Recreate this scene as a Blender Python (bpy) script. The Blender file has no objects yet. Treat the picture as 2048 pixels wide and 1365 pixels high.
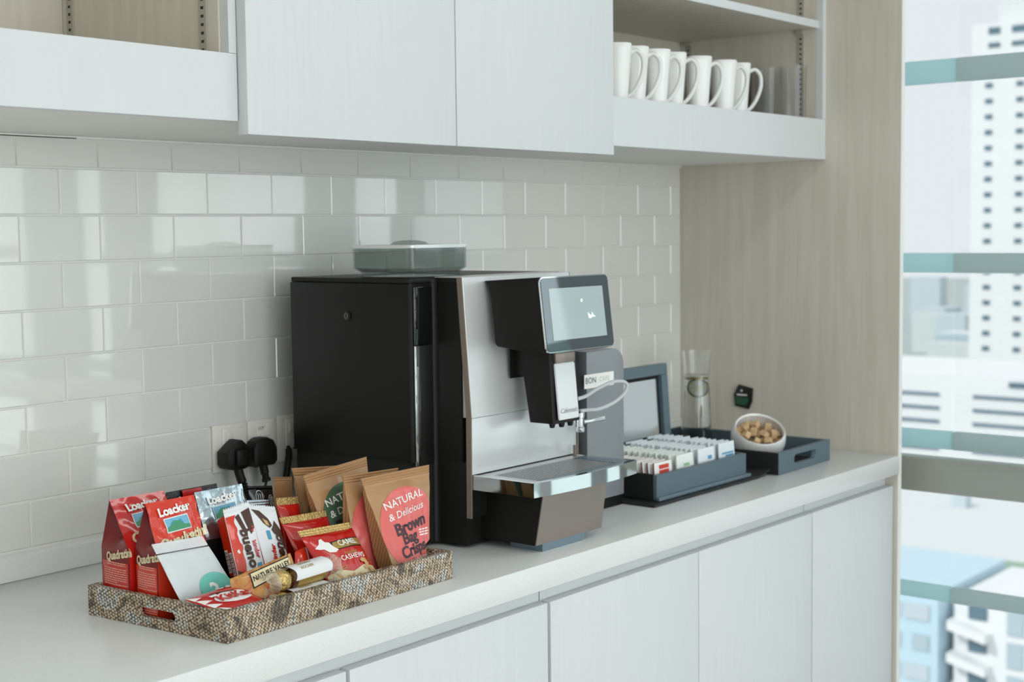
import bpy, bmesh, math, random
from mathutils import Vector, Matrix, noise
random.seed(7)
SC = bpy.context.scene
COL = SC.collection
R = math.radians

# ------------------------------------------------------------------ camera, world, sun, lights, exposure
cam = bpy.data.cameras.new('camera'); camo = bpy.data.objects.new('camera', cam); COL.objects.link(camo)
cf, cr, cu_ = Vector((.7713, .63177, -.07726)), Vector((.63289, -.77414, -.01208)), Vector((.06744, .03958, .99694))
M = Matrix((cr, cu_, -cf)).transposed().to_4x4(); M.translation = Vector((-1.27853, -2.06881, 1.45158))
camo.matrix_world = M
cam.sensor_width = 36; cam.lens = 2865.41 / 2048 * 36
cam.dof.use_dof = True; cam.dof.focus_distance = 2.12; cam.dof.aperture_fstop = 6.3
cam.clip_start = .05; cam.clip_end = 2000
SC.camera = camo
w = bpy.data.worlds.new('world'); SC.world = w; w.use_nodes = True
bgn = w.node_tree.nodes['Background']; bgn.inputs[0].default_value = (.80, .828, .845, 1); bgn.inputs[1].default_value = 2.0
sun = bpy.data.lights.new('sun', 'SUN'); sun.energy = 3.0; sun.angle = R(3); sun.color = (1, .98, .95)
suno = bpy.data.objects.new('sun', sun); COL.objects.link(suno)
suno.rotation_euler = Vector((.72, -.25, -.62)).to_track_quat('-Z', 'Y').to_euler()
def area(name, loc, d, sx, sy, e, col=(1, 1, 1), portal=False):
    l = bpy.data.lights.new(name, 'AREA'); l.shape = 'RECTANGLE'; l.size = sx; l.size_y = sy; l.energy = e; l.color = col
    if portal: l.cycles.is_portal = True
    o = bpy.data.objects.new(name, l); COL.objects.link(o); o.location = loc
    o.rotation_euler = Vector(d).to_track_quat('-Z', 'Y').to_euler()
    return o
area('daylight_portal_right', (2.3, -2.8, 1.35), (-1, 0, 0), 6.2, 2.8, 1, portal=True)
area('daylight_portal_rear', (-1.2, -6.4, 1.45), (0, 1, 0), 6.2, 2.5, 1, portal=True)
area('added_rear_fill', (-1.2, -6.35, 1.45), (0, 1, 0), 5.9, 2.3, 80, (.88, .95, 1))  # area lamp added at the rear window to brighten the room
vs = SC.view_settings; vs.view_transform = 'Standard'; vs.look = 'None'; vs.gamma = 1; vs.exposure = 0.05; vs.use_curve_mapping = False

# ------------------------------------------------------------------ helpers
def S(r, g, b):
    f = lambda c: (c/255/12.92 if c/255 <= .04045 else ((c/255+.055)/1.055)**2.4)
    return (f(r), f(g), f(b), 1)
MATS = {}
def mat(name, c, rough=.5, metal=0., coat=0., trans=0., ior=1.5, emit=0., alpha=1., spec=.5, sheen=0, aniso=0):
    m = bpy.data.materials.new(name); m.use_nodes = True; p = m.node_tree.nodes['Principled BSDF']
    I = p.inputs
    I['Base Color'].default_value = c; I['Roughness'].default_value = rough; I['Metallic'].default_value = metal
    I['Coat Weight'].default_value = coat; I['Coat Roughness'].default_value = .05
    I['Transmission Weight'].default_value = trans; I['IOR'].default_value = ior; I['Alpha'].default_value = alpha
    I['Specular IOR Level'].default_value = spec
    if emit: I['Emission Color'].default_value = c; I['Emission Strength'].default_value = emit
    MATS[name] = m
    return m
def nd(m, t, **kw):
    n = m.node_tree.nodes.new(t)
    for k, v in kw.items(): setattr(n, k, v)
    return n
def lk(m, a, b): m.node_tree.links.new(a, b)
def PB(m): return m.node_tree.nodes['Principled BSDF']
def grain(m, c1, c2, scale=(18, 18, 1.2), nscale=6., bump=.0, detail=5, contrast=(.35, .65)):
    tc = nd(m, 'ShaderNodeTexCoord'); mp = nd(m, 'ShaderNodeMapping'); mp.inputs['Scale'].default_value = scale
    n = nd(m, 'ShaderNodeTexNoise'); n.inputs['Scale'].default_value = nscale; n.inputs['Detail'].default_value = detail
    n.inputs['Distortion'].default_value = .6
    r = nd(m, 'ShaderNodeValToRGB'); r.color_ramp.elements[0].position, r.color_ramp.elements[1].position = contrast
    r.color_ramp.elements[0].color = c1; r.color_ramp.elements[1].color = c2
    lk(m, tc.outputs['Object'], mp.inputs[0]); lk(m, mp.outputs[0], n.inputs['Vector']); lk(m, n.outputs[0], r.inputs[0])
    lk(m, r.outputs[0], PB(m).inputs['Base Color'])
    if bump:
        b = nd(m, 'ShaderNodeBump'); b.inputs['Strength'].default_value = bump; b.inputs['Distance'].default_value = .002
        lk(m, n.outputs[0], b.inputs['Height']); lk(m, b.outputs[0], PB(m).inputs['Normal'])
    return m
def bump(m, scale, strength, dist=.001, detail=3, vec='Object', stretch=(1, 1, 1)):
    tc = nd(m, 'ShaderNodeTexCoord'); mp = nd(m, 'ShaderNodeMapping'); mp.inputs['Scale'].default_value = stretch
    n = nd(m, 'ShaderNodeTexNoise'); n.inputs['Scale'].default_value = scale; n.inputs['Detail'].default_value = detail
    b = nd(m, 'ShaderNodeBump'); b.inputs['Strength'].default_value = strength; b.inputs['Distance'].default_value = dist
    lk(m, tc.outputs[vec], mp.inputs[0]); lk(m, mp.outputs[0], n.inputs['Vector']); lk(m, n.outputs[0], b.inputs['Height']); lk(m, b.outputs[0], PB(m).inputs['Normal'])
    return m

def fin(bm, name, mats, smooth=True, ang=35):
    me = bpy.data.meshes.new(name); bmesh.ops.recalc_face_normals(bm, faces=bm.faces[:]); bm.to_mesh(me); bm.free()
    for m in (mats if isinstance(mats, (list, tuple)) else [mats]): me.materials.append(m)
    if smooth:
        me.polygons.foreach_set('use_smooth', [True]*len(me.polygons)); me.set_sharp_from_angle(angle=R(ang))
    return me
def worg(o):
    v = Vector((0, 0, 0))
    while o is not None: v += o.location; o = o.parent
    return v
def tag(o, label=None, cat=None, group=None, kind=None):
    if label: o['label'] = label
    if cat: o['category'] = cat
    if group: o['group'] = group
    if kind: o['kind'] = kind
    return o
def thing(name, loc, label=None, cat=None, group=None, kind=None):
    o = bpy.data.objects.new(name, None); o.empty_display_size = .05; COL.objects.link(o); o.location = loc
    return tag(o, label, cat, group, kind)
def obj(name, bm, mats, parent=None, smooth=True, ang=35):
    """bm in world coordinates; becomes one mesh object whose origin is its parent's origin or its own base centre"""
    me = fin(bm, name, mats, smooth, ang)
    o = bpy.data.objects.new(name, me); COL.objects.link(o)
    if parent is not None:
        off = worg(parent); o.parent = parent
    else:
        xs = [v.co for v in me.vertices]
        off = Vector(((min(v.x for v in xs)+max(v.x for v in xs))/2, (min(v.y for v in xs)+max(v.y for v in xs))/2, min(v.z for v in xs)))
        o.location = off
    me.transform(Matrix.Translation(-off))
    return o
def inst(name, me, loc, parent=None, rot=(0, 0, 0)):
    o = bpy.data.objects.new(name, me); COL.objects.link(o)
    if parent is not None: o.parent = parent; loc = Vector(loc) - worg(parent)
    o.location = loc; o.rotation_euler = rot
    return o
def copy_tree(o, loc, label=None, rotz=None):
    def rec(s, par):
        c = s.copy(); COL.objects.link(c)
        if par is not None: c.parent = par
        for ch in s.children: rec(ch, c)
        return c
    r = rec(o, None); r.location = loc
    if rotz is not None: r.rotation_euler = (0, 0, rotz)
    if label: r['label'] = label
    return r
def NB(): return bmesh.new()
def box(x0, x1, y0, y1, z0, z1, bev=0., seg=2, bm=None):
    b = bm or NB()
    vs_ = [b.verts.new((x, y, z)) for x in (x0, x1) for y in (y0, y1) for z in (z0, z1)]
    F = [(0, 1, 3, 2), (4, 6, 7, 5), (0, 4, 5, 1), (2, 3, 7, 6), (0, 2, 6, 4), (1, 5, 7, 3)]
    fs = [b.faces.new([vs_[i] for i in f]) for f in F]
    if bev:
        es = list({e for f in fs for e in f.edges})
        bmesh.ops.bevel(b, geom=es, offset=bev, segments=seg, profile=.5, affect='EDGES')
    return b
def prism(poly, axis, a0, a1, bm=None, bev=0., seg=2):
    """poly: 2D points in the two other axes (x,y | x,z | y,z), extruded along axis"""
    b = bm or NB()
    def mk(p, a):
        return {'z': (p[0], p[1], a), 'y': (p[0], a, p[1]), 'x': (a, p[0], p[1])}[axis]
    A = [b.verts.new(mk(p, a0)) for p in poly]; B = [b.verts.new(mk(p, a1)) for p in poly]
    n = len(poly); fs = [b.faces.new(A), b.faces.new(B[::-1])]
    for i in range(n): fs.append(b.faces.new((A[i], B[i], B[(i+1) % n], A[(i+1) % n])))
    if bev:
        es = list({e for f in fs[:2] for e in f.edges})
        bmesh.ops.bevel(b, geom=es, offset=bev, segments=seg, profile=.5, affect='EDGES')
    return b
def rrect(x0, x1, y0, y1, r, n=6):
    pts = []
    for cx, cy, a in ((x1-r, y1-r, 0), (x0+r, y1-r, 90), (x0+r, y0+r, 180), (x1-r, y0+r, 270)):
        for i in range(n+1):
            t = R(a+90*i/n); pts.append((cx+r*math.cos(t), cy+r*math.sin(t)))
    return pts
def lathe(prof, c, n=32, bm=None, sq=None):
    """sq: optional function angle->radius factor"""
    b = bm or NB(); rings = []
    for r, z in prof:
        if r < 1e-6: rings.append([b.verts.new((c[0], c[1], c[2]+z))])
        else: rings.append([b.verts.new((c[0]+r*(sq(2*math.pi*i/n) if sq else 1)*math.cos(2*math.pi*i/n), c[1]+r*(sq(2*math.pi*i/n) if sq else 1)*math.sin(2*math.pi*i/n), c[2]+z)) for i in range(n)])
    for a, d in zip(rings, rings[1:]):
        for i in range(n):
            q = [a[i % len(a)], a[(i+1) % n % len(a)], d[(i+1) % n % len(d)], d[i % len(d)]]
            q = list(dict.fromkeys(q))
            if len(q) > 2: b.faces.new(q)
    return b
def smooth_path(pts, n=8):
    P = [Vector(p) for p in pts]; P = [P[0]*2-P[1]] + P + [P[-1]*2-P[-2]]; out = []
    for i in range(1, len(P)-2):
        for k in range(n):
            t = k/n; p0, p1, p2, p3 = P[i-1:i+3]
            out.append(.5*((2*p1)+(p2-p0)*t+(2*p0-5*p1+4*p2-p3)*t*t+(3*p1-p0-3*p2+p3)*t**3))
    out.append(P[-2]); return out
def rest(pts, r): return [Vector((p.x, p.y, max(p.z, CT+r))) for p in pts]
def tube(pts, r, n=10, bm=None, caps=True):
    b = bm or NB(); pts = [Vector(p) for p in pts]; rings = []
    up = Vector((0, 0, 1)); nrm = None
    for i, p in enumerate(pts):
        t = (pts[min(i+1, len(pts)-1)]-pts[max(i-1, 0)]).normalized()
        if nrm is None:
            nrm = t.cross(up if abs(t.dot(up)) < .95 else Vector((1, 0, 0))).normalized()
        else: nrm = (nrm - t*nrm.dot(t)).normalized()
        bn = t.cross(nrm); rr = r[i] if isinstance(r, (list, tuple)) else r
        rings.append([b.verts.new(p+(nrm*math.cos(2*math.pi*k/n)+bn*math.sin(2*math.pi*k/n))*rr) for k in range(n)])
    for a, d in zip(rings, rings[1:]):
        for k in range(n): b.faces.new((a[k], a[(k+1) % n], d[(k+1) % n], d[k]))
    if caps: b.faces.new(rings[0][::-1]); b.faces.new(rings[-1])
    return b
_tc = {}
def text_bm(s, size, bold=0., shear=0., spacing=1.):
    cu = bpy.data.curves.new('t', 'FONT'); cu.body = s; cu.size = size; cu.align_x = 'CENTER'; cu.align_y = 'CENTER'
    cu.offset = bold; cu.shear = shear; cu.resolution_u = 3; cu.space_character = spacing
    o = bpy.data.objects.new('t', cu); COL.objects.link(o)
    dg = bpy.context.evaluated_depsgraph_get(); dg.update()
    me = bpy.data.meshes.new_from_object(o.evaluated_get(dg))
    b = NB(); b.from_mesh(me); bpy.data.meshes.remove(me); bpy.data.objects.remove(o); bpy.data.curves.remove(cu)
    return b
def subdiv_long(b, L):
    for _ in range(5):
        es = [e for e in b.edges if e.calc_length() > L]
        if not es: break
        bmesh.ops.subdivide_edges(b, edges=es, cuts=1); bmesh.ops.triangulate(b, faces=b.faces[:])
class Surf:
    """a printable surface: P(u,v,off) -> world point; W,H metres per unit of u, v"""
    def __init__(s, P, W, H, parent): s.P, s.W, s.H, s.parent = P, W, H, parent
    def text(s, t, u, v, size, m, rot=0, bold=0., shear=0., off=.0009, name='lettering', spacing=1., stretch=1.):
        b = text_bm(t, size, bold, shear, spacing); subdiv_long(b, .006)
        c, sn = math.cos(R(rot)), math.sin(R(rot))
        for q in b.verts:
            x, y = q.co.x*stretch, q.co.y
            q.co = s.P(u+(x*c-y*sn)/s.W, v+(x*sn+y*c)/s.H, off)
        return obj(name, b, m, s.parent, smooth=False)
    def shape(s, pts, m, off=.0005, name='print', L=.005):
        b = NB(); f = b.faces.new([b.verts.new((p[0]*s.W, p[1]*s.H, 0)) for p in pts]); bmesh.ops.triangulate(b, faces=[f]); subdiv_long(b, L)
        for q in b.verts: q.co = s.P(q.co.x/s.W, q.co.y/s.H, off)
        return obj(name, b, m, s.parent)
    def ell(s, u, v, ru, rv, m, off=.0005, name='print', n=28, rot=0):
        return s.shape([(u+ru*math.cos(2*math.pi*i/n), v+rv*math.sin(2*math.pi*i/n)) for i in range(n)], m, off, name)
    def rect(s, u0, u1, v0, v1, m, off=.0005, name='print'):
        return s.shape([(u0, v0), (u1, v0), (u1, v1), (u0, v1)], m, off, name)
    def lines(s, rows, m, off=.0006, th=.0012, name='fine_print', seed=1, vertical=False):
        """rows: (v, u0, u1) dashes joined into one part of illegible small print"""
        rnd = random.Random(seed); b = NB()
        for v, u0, u1 in rows:
            u = u0
            while u < u1-.01:
                e = min(u1, u+rnd.uniform(.04, .12)); hv = th/s.H/2
                q = [b.verts.new(s.P(*(a if not vertical else a[::-1]), off)) for a in ((u, v-hv), (e, v-hv), (e, v+hv), (u, v+hv))]
                b.faces.new(q); u = e+.015
        o = obj(name, b, m, s.parent, smooth=False); o['kind'] = 'stuff'; return o
def planar(o, ux, uy, parent, nrm=None):
    """Surf on a plane: origin o, unit axes ux, uy; u,v are metres"""
    o, ux, uy = Vector(o), Vector(ux).normalized(), Vector(uy).normalized(); n = nrm or ux.cross(uy)
    return Surf(lambda u, v, off=0: o+ux*u+uy*v+n*off, 1., 1., parent)

# ------------------------------------------------------------------ materials
WHITE_DOOR = grain(mat('white_laminate', S(228, 231, 229), .42), S(212, 216, 217), S(217, 220, 221), (14, 14, .8), 7, 0, contrast=(.2, .8))
WOOD = grain(mat('pale_woodgrain_laminate', S(205, 198, 182), .45), S(206, 200, 186), S(214, 209, 197), (9, 9, .55), 5, .02, 6)
QUARTZ = grain(mat('white_quartz', S(226, 227, 222), .22), S(212, 213, 210), S(227, 229, 228), (1, 1, 1), 420, 0, 2, (.26, .42))
TILE = bump(mat('glazed_white_tile', S(228, 228, 223), .03, spec=.9, coat=1), 9, .012, .004, 1)
GROUT = mat('grout', S(236, 235, 230), .8)
WALLP = mat('white_paint', S(238, 238, 234), .6)
FLOOR = grain(mat('pale_floor', S(205, 203, 198), .4), S(200, 196, 188), S(214, 211, 206), (2, 2, 2), 6)
SEAM = mat('dark_gap', S(60, 52, 42), .8)
BLACK = bump(mat('matte_black_metal', S(19, 19, 17), .42, spec=.25), 220, .03)
GBLACK = mat('gloss_black_plastic', S(12, 13, 14), .04, coat=1)
DKPL = bump(mat('dark_plastic', S(22, 21, 19), .48, spec=.3), 300, .04)
STEEL = grain(mat('brushed_steel', S(222, 224, 222), .34, metal=.45), S(221, 223, 222), S(223, 225, 224), (2, 2, 90), 6, 0)
STEELF = mat('satin_silver_front', S(226, 229, 230), .24, metal=.3)
CHROME = mat('chrome', S(225, 228, 230), .05, metal=1)
BRONZE = mat('bronze_grey_panel', S(158, 146, 138), .32, metal=.75)
BROWNEDGE = mat('taupe_edge', S(128, 116, 104), .4)
GREYPL = bump(mat('grey_painted_metal', S(142, 147, 151), .38, metal=.25), 400, .04)
STEELBLUE = mat('steel_blue_metal', S(128, 148, 160), .35, metal=.5)
CLEAR = mat('clear_glass', (.97, .985, .98, 1), .0, trans=1., ior=1.45)
WATER = mat('water', (.97, .98, .96, 1), .0, trans=1., ior=1.33)
SILICONE = mat('milky_silicone', S(222, 226, 228), .3, trans=.25)
PORC = mat('white_porcelain', S(238, 238, 236), .14, coat=.3)
PLASTICW = mat('white_plastic', S(226, 224, 216), .35)
SLATE = bump(mat('slate_sheen_wood', S(92, 110, 120), .45), 60, .06, stretch=(1, 1, 8))  # sky sheen of a black-painted surface put into the slate colour
LINING_SHADE = mat('black_lining_and_shaded_side', S(22, 22, 22), .8)
MIRROR = mat('lid_glass', S(190, 196, 196), .08, metal=.6)
ALU = mat('grey_aluminium', S(172, 175, 168), .4, metal=.3)
PILAST = mat('pilaster_steel', S(172, 168, 156), .45)
BLK = mat('print_black', S(24, 22, 22), .4)
WHT = mat('print_white', S(244, 242, 238), .4)
KRAFT = mat('kraft_paper', S(182, 138, 94), .38, coat=.35)
def _kraft(m):
    tc = nd(m, 'ShaderNodeTexCoord'); mp = nd(m, 'ShaderNodeMapping'); wv = nd(m, 'ShaderNodeTexWave'); wv.inputs['Scale'].default_value = 165; wv.inputs['Distortion'].default_value = .4
    mp.inputs['Rotation'].default_value = (0, 0, R(20)); r = nd(m, 'ShaderNodeValToRGB'); r.color_ramp.elements[0].color = S(160, 116, 74); r.color_ramp.elements[1].color = S(192, 150, 106)
    lk(m, tc.outputs['Object'], mp.inputs[0]); lk(m, mp.outputs[0], wv.inputs['Vector']); lk(m, wv.outputs[0], r.inputs[0]); lk(m, r.outputs[0], PB(m).inputs['Base Color'])
_kraft(KRAFT)
PEACH = mat('print_coral', S(226, 104, 98), .3, coat=.5)
GREENP = mat('print_green', S(74, 104, 78), .45)
CHARP = mat('print_charcoal', S(66, 50, 58), .45)
RED = bump(mat('glossy_red_foil', S(196, 26, 20), .16, coat=.6), 60, .25, .0015)
DKRED = mat('glossy_dark_red', S(120, 10, 12), .3)
ORED = bump(mat('glossy_orange_red', S(214, 50, 22), .17, coat=.7), 55, .25, .0015)
GOLD = bump(mat('gold_foil', S(222, 190, 124), .3, metal=.7), 300, 1., .003)
GOLDP = mat('print_gold', S(190, 160, 90), .3, metal=.5)
SILV = bump(mat('silver_foil', S(196, 208, 216), .14, metal=.95), 34, .5, .003)
NAVY = mat('navy_foil', S(22, 28, 78), .2, coat=.5)
BLKFOIL = mat('black_foil', S(20, 19, 20), .22, coat=.4)
WPACK = bump(mat('white_wrapper', S(232, 234, 236), .25, coat=.3), 50, .12, .001)
CHOC = mat('print_chocolate', S(74, 42, 28), .35)
CREAM = mat('print_cream', S(230, 216, 176), .4)
SKYB = mat('print_sky', S(120, 184, 214), .35)
LBLUE = mat('print_blue', S(70, 160, 200), .35)
MEADOW = mat('print_meadow', S(70, 150, 110), .35)
TEAL = mat('print_teal', S(108, 198, 184), .4)
CASHEW = mat('print_cashew', S(208, 168, 110), .4)
TANBAR = grain(mat('amber_wrapper', S(196, 128, 62), .25, coat=.4), S(178, 84, 44), S(206, 158, 84), (30, 30, 30), 2)
HAZEBAG = bump(mat('translucent_zip_plastic', S(228, 236, 238), .25, alpha=.8), 45, .4, .003)
CLEARFILM = bump(mat('clear_film', S(214, 206, 190), .12, alpha=.45, coat=.5), 120, .8, .002)
SUGAR = bump(mat('brown_sugar', S(218, 184, 142), .7), 700, .5, .001)
LEMON = mat('lemon_flesh', S(206, 208, 150), .3, trans=.3)
LEMONR = mat('lemon_rind', S(172, 160, 50), .4)
LIMER = mat('lime_rind', S(66, 92, 50), .4)
PAPERW = mat('sachet_paper', S(224, 228, 226), .55)
def snakeskin():
    m = mat('snakeskin_vinyl', S(180, 160, 130), .5)
    tc = nd(m, 'ShaderNodeTexCoord'); 
    v = nd(m, 'ShaderNodeTexVoronoi'); v.inputs['Scale'].default_value = 290; v.inputs['Randomness'].default_value = .35
    mp = nd(m, 'ShaderNodeMapping'); mp.inputs['Rotation'].default_value = (R(35), R(35), R(40)); mp.inputs['Scale'].default_value = (1, .75, 1)
    lk(m, tc.outputs['Object'], mp.inputs[0]); lk(m, mp.outputs[0], v.inputs['Vector'])
    n = nd(m, 'ShaderNodeTexNoise'); n.inputs['Scale'].default_value = 26; n.inputs['Detail'].default_value = 2.5; n.inputs['Distortion'].default_value = 1.2
    lk(m, tc.outputs['Object'], n.inputs['Vector'])
    r = nd(m, 'ShaderNodeValToRGB'); cr_ = r.color_ramp
    cr_.elements[0].position = .36; cr_.elements[0].color = S(128, 116, 100); cr_.elements[1].position = .62; cr_.elements[1].color = S(224, 222, 214)
    e = cr_.elements.new(.46); e.color = S(214, 192, 160); e = cr_.elements.new(.54); e.color = S(226, 204, 174)
    lk(m, n.outputs[0], r.inputs[0])
    r2 = nd(m, 'ShaderNodeValToRGB'); r2.color_ramp.elements[0].position = .28; r2.color_ramp.elements[0].color = (1, 1, 1, 1)
    r2.color_ramp.elements[1].position = .62; r2.color_ramp.elements[1].color = (.06, .05, .05, 1)
    lk(m, v.outputs['Distance'], r2.inputs[0])
    # distance is normalised by multiplying
    mx = nd(m, 'ShaderNodeMix', data_type='RGBA', blend_type='MULTIPLY'); mx.inputs[0].default_value = .92
    lk(m, r.outputs[0], mx.inputs[6]); lk(m, r2.outputs[0], mx.inputs[7]); lk(m, mx.outputs[2], PB(m).inputs['Base Color'])
    b = nd(m, 'ShaderNodeBump'); b.invert = True; b.inputs['Strength'].default_value = .5; b.inputs['Distance'].default_value = .001
    lk(m, v.outputs['Distance'], b.inputs['Height']); lk(m, b.outputs[0], PB(m).inputs['Normal'])
    return m
SNAKE = snakeskin()
def pane_mat():
    m = bpy.data.materials.new('window_glass'); m.use_nodes = True; nt = m.node_tree; nt.nodes.clear()
    o = nd(m, 'ShaderNodeOutputMaterial'); t = nd(m, 'ShaderNodeBsdfTransparent'); t.inputs[0].default_value = (.95, .985, .985, 1)
    g = nd(m, 'ShaderNodeBsdfGlossy'); g.inputs['Roughness'].default_value = .0
    lw = nd(m, 'ShaderNodeLayerWeight'); lw.inputs[0].default_value = .5; pw = nd(m, 'ShaderNodeMath', operation='POWER'); pw.inputs[1].default_value = 5
    fr = nd(m, 'ShaderNodeMath', operation='MULTIPLY_ADD'); fr.inputs[1].default_value = .9; fr.inputs[2].default_value = .03; mx = nd(m, 'ShaderNodeMixShader')
    lk(m, lw.outputs['Facing'], pw.inputs[0]); lk(m, pw.outputs[0], fr.inputs[0])
    lk(m, fr.outputs[0], mx.inputs[0]); lk(m, t.outputs[0], mx.inputs[1]); lk(m, g.outputs[0], mx.inputs[2]); lk(m, mx.outputs[0], o.inputs[0])
    return m
PANE = pane_mat()
PANE_DIM = pane_mat(); PANE_DIM.name = 'sky_dimming_glass'
[n for n in PANE_DIM.node_tree.nodes if n.type == 'BSDF_TRANSPARENT'][0].inputs[0].default_value = (.70, .712, .716, 1)  # tint made up for the pane in view, dims the bright sky
THIN = pane_mat(); THIN.name = 'thin_drinking_glass'
[n for n in THIN.node_tree.nodes if n.type == 'BSDF_TRANSPARENT'][0].inputs[0].default_value = (.985, .99, .988, 1)
SMOKE = pane_mat(); SMOKE.name = 'smoked_clear_plastic'
[n for n in SMOKE.node_tree.nodes if n.type == 'BSDF_TRANSPARENT'][0].inputs[0].default_value = (.74, .765, .755, 1)


# ------------------------------------------------------------------ room shell
CT = .90            # worktop top
XP = 1.949          # inner face of end panel
def struct(name, bm, m, parent=None):
    o = obj(name, bm, m, parent, smooth=False); o['kind'] = 'structure'; return o
struct('floor', box(-4.6, 2.12, -6.3, .15, -.1, 0), FLOOR)
struct('ceiling', box(-4.6, 2.3, -6.5, .15, 2.75, 2.9), WALLP)
struct('wall_left', box(-4.7, -4.6, -6.5, .15, -.1, 2.9), WALLP)
b = box(-4.6, 2.10, -6.5, -6.3, -.1, .3); box(-4.6, 2.1, -6.5, -6.3, 2.6, 2.9, bm=b); box(-4.6, -4.2, -6.5, -6.3, .3, 2.6, bm=b); box(1.8, 2.1, -6.5, -6.3, .3, 2.6, bm=b)
for x in (-2.75, -1.2, .35): box(x-.06, x+.06, -6.5, -6.3, .3, 2.6, bm=b)
struct('wall_rear', b, WALLP)
wb = struct('wall_back', box(-4.6, 2.08, -.0042, .15, -.1, 2.75), GROUT)
# tiles: each one a child of the back wall, 150 x 75 mm with softened rims
TW, TH, GX, GZ, TD = .1500, .0750, .152, .077, .0065
def tile_mesh(w_, h_):
    b = NB(); e = .0015
    o_ = [(-w_/2, -h_/2), (w_/2, -h_/2), (w_/2, h_/2), (-w_/2, h_/2)]
    i_ = [(x-math.copysign(e, x), z-math.copysign(e, z)) for x, z in o_]
    A = [b.verts.new((x, .001, z)) for x, z in o_]; Bv = [b.verts.new((x, -TD+.0012, z)) for x, z in o_]; Cv = [b.verts.new((x, -TD, z)) for x, z in i_]
    for P_, Q_ in ((A, Bv), (Bv, Cv)):
        for k in range(4): b.faces.new((P_[k], P_[(k+1) % 4], Q_[(k+1) % 4], Q_[k]))
    b.faces.new(Cv)
    return fin(b, 'tile', TILE, False)
FULL = tile_mesh(TW, TH); cache = {}
ZL = 1.562
rt = random.Random(3)
for row in range(0, 9):
    ztop = ZL + GZ*(1-row) - .001; zbot = ztop - TH
    if row == 0: ztop = 1.6135
    off = 0 if row % 2 == 0 else .5
    for k in range(-5, 14):
        x0 = (k+off)*GX + .001; x1 = x0+TW
        if x0 > XP-.004: continue
        x1 = min(x1, XP-.001); key = (round(x1-x0, 4), round(ztop-zbot, 4))
        if key == (TW, TH): me = FULL
        else:
            if key not in cache: cache[key] = tile_mesh(*key)
            me = cache[key]
        tilt = R(rt.gauss(0, .10)); yaw = R(rt.gauss(0, .14))
        if row == 0: tilt = R(-2.6)+tilt*.3
        inst('tile', me, ((x0+x1)/2, -.0002, (ztop+zbot)/2), wb, (tilt, 0, yaw))
obj('sealant_bead', box(-1.2, XP, -.012, -.001, 1.6105, 1.6145, .001), WALLP, wb)
obj('sealant_gap', box(-.10, .108, -.0126, -.0121, 1.6098, 1.6112), SEAM, wb, False)

# end panel beside the window
ep = thing('end_panel', (XP+.009, -.31, 0), 'tall pale wood-grain end panel between the shelves and the window', 'panel')
obj('board', box(XP, XP+.018, -.6208, -.0048, 0, 2.7495), WOOD, ep, False); obj('front_edge', box(XP, XP+.018, -.622, -.6210, 0, 2.7495), WALLP, ep, False)

# ------------------------------------------------------------------ window wall on the right (curtain wall along y)
w1 = tag(thing('window_1', (2.12, -2.9, 0)), kind='structure')
PIER = mat('pier_paint', S(150, 156, 158), .5)
FR = mat('window_frame_metal', S(196, 204, 206), .4, metal=.3)
def frosted(name, c):
    m = bpy.data.materials.new(name); m.use_nodes = True; m.node_tree.nodes.clear()
    o = nd(m, 'ShaderNodeOutputMaterial'); d = nd(m, 'ShaderNodeBsdfDiffuse'); t_ = nd(m, 'ShaderNodeBsdfTranslucent'); x = nd(m, 'ShaderNodeMixShader')
    d.inputs[0].default_value = c; t_.inputs[0].default_value = c; x.inputs[0].default_value = .62
    lk(m, d.outputs[0], x.inputs[1]); lk(m, t_.outputs[0], x.inputs[2]); lk(m, x.outputs[0], o.inputs[0]); return m
FRT = frosted('frosted_teal_strip', S(216, 230, 230))
FRL = frosted('frosted_cyan_strip', S(214, 240, 243))
obj('frame_head', box(2.08, 2.2, -6.3, .15, 2.68, 2.75), FR, w1, False)
obj('frame_sill', box(2.08, 2.2, -6.3, .15, -.1, .03), FR, w1, False)
piers = [(-1.2, -1.1), (-1.65, -1.40), (-2.76, -2.49), (-3.33, -2.95), (-4.5, -4.2), (-5.6, -5.2)]
for a, c in piers: obj('pier', box(2.085, 2.1175, a-.0005, c+.0005, 0, 2.75, .002), PIER, w1, False)
ed = [.15] + [v for p in piers for v in (p[1], p[0])] + [-6.3]
for i in range(0, len(ed), 2): obj('pane', box(2.118, 2.124, ed[i+1], ed[i], .03, 2.68), PANE if i else PANE_DIM, w1, False)
for z0, z1 in ((1.795, 1.851), (1.335, 1.383), (.901, .945), (.52, .557), (2.25, 2.30), (.14, .175)):
    obj('glazing_bar', box(2.09, 2.112, -.695, .1, z0, z1, .003), FRL, w1)
    obj('glazing_bar', box(2.088, 2.114, -6.3, -.697, z0, z1, .003), FRT, w1)
obj('guard_rail', box(2.03, 2.075, -6.3, .0, .802, .886, .002), ALU, w1)
lc = mat('added_lamp_diffuser', (1, .98, .95, 1), .5, emit=4.2)
for i, (x, y) in enumerate(((-2.6, -1.6), (-.6, -1.6), (1.2, -1.6), (-2.6, -3.6), (-.6, -3.6), (1.2, -3.6))):  # unseen ceiling panels added to lift the interior light
    t = thing('added_ceiling_light', (x, y, 2.75), 'added flat white ceiling light panel, unseen fill for the room', 'light', 'added ceiling light panels')
    b = box(x-.6, x+.6, y-.16, y+.16, 2.744, 2.7495); obj('frame', b, FR, t, False)
    obj('diffuser', box(x-.57, x+.57, y-.13, y+.13, 2.7415, 2.7436), lc, t, False)

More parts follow.
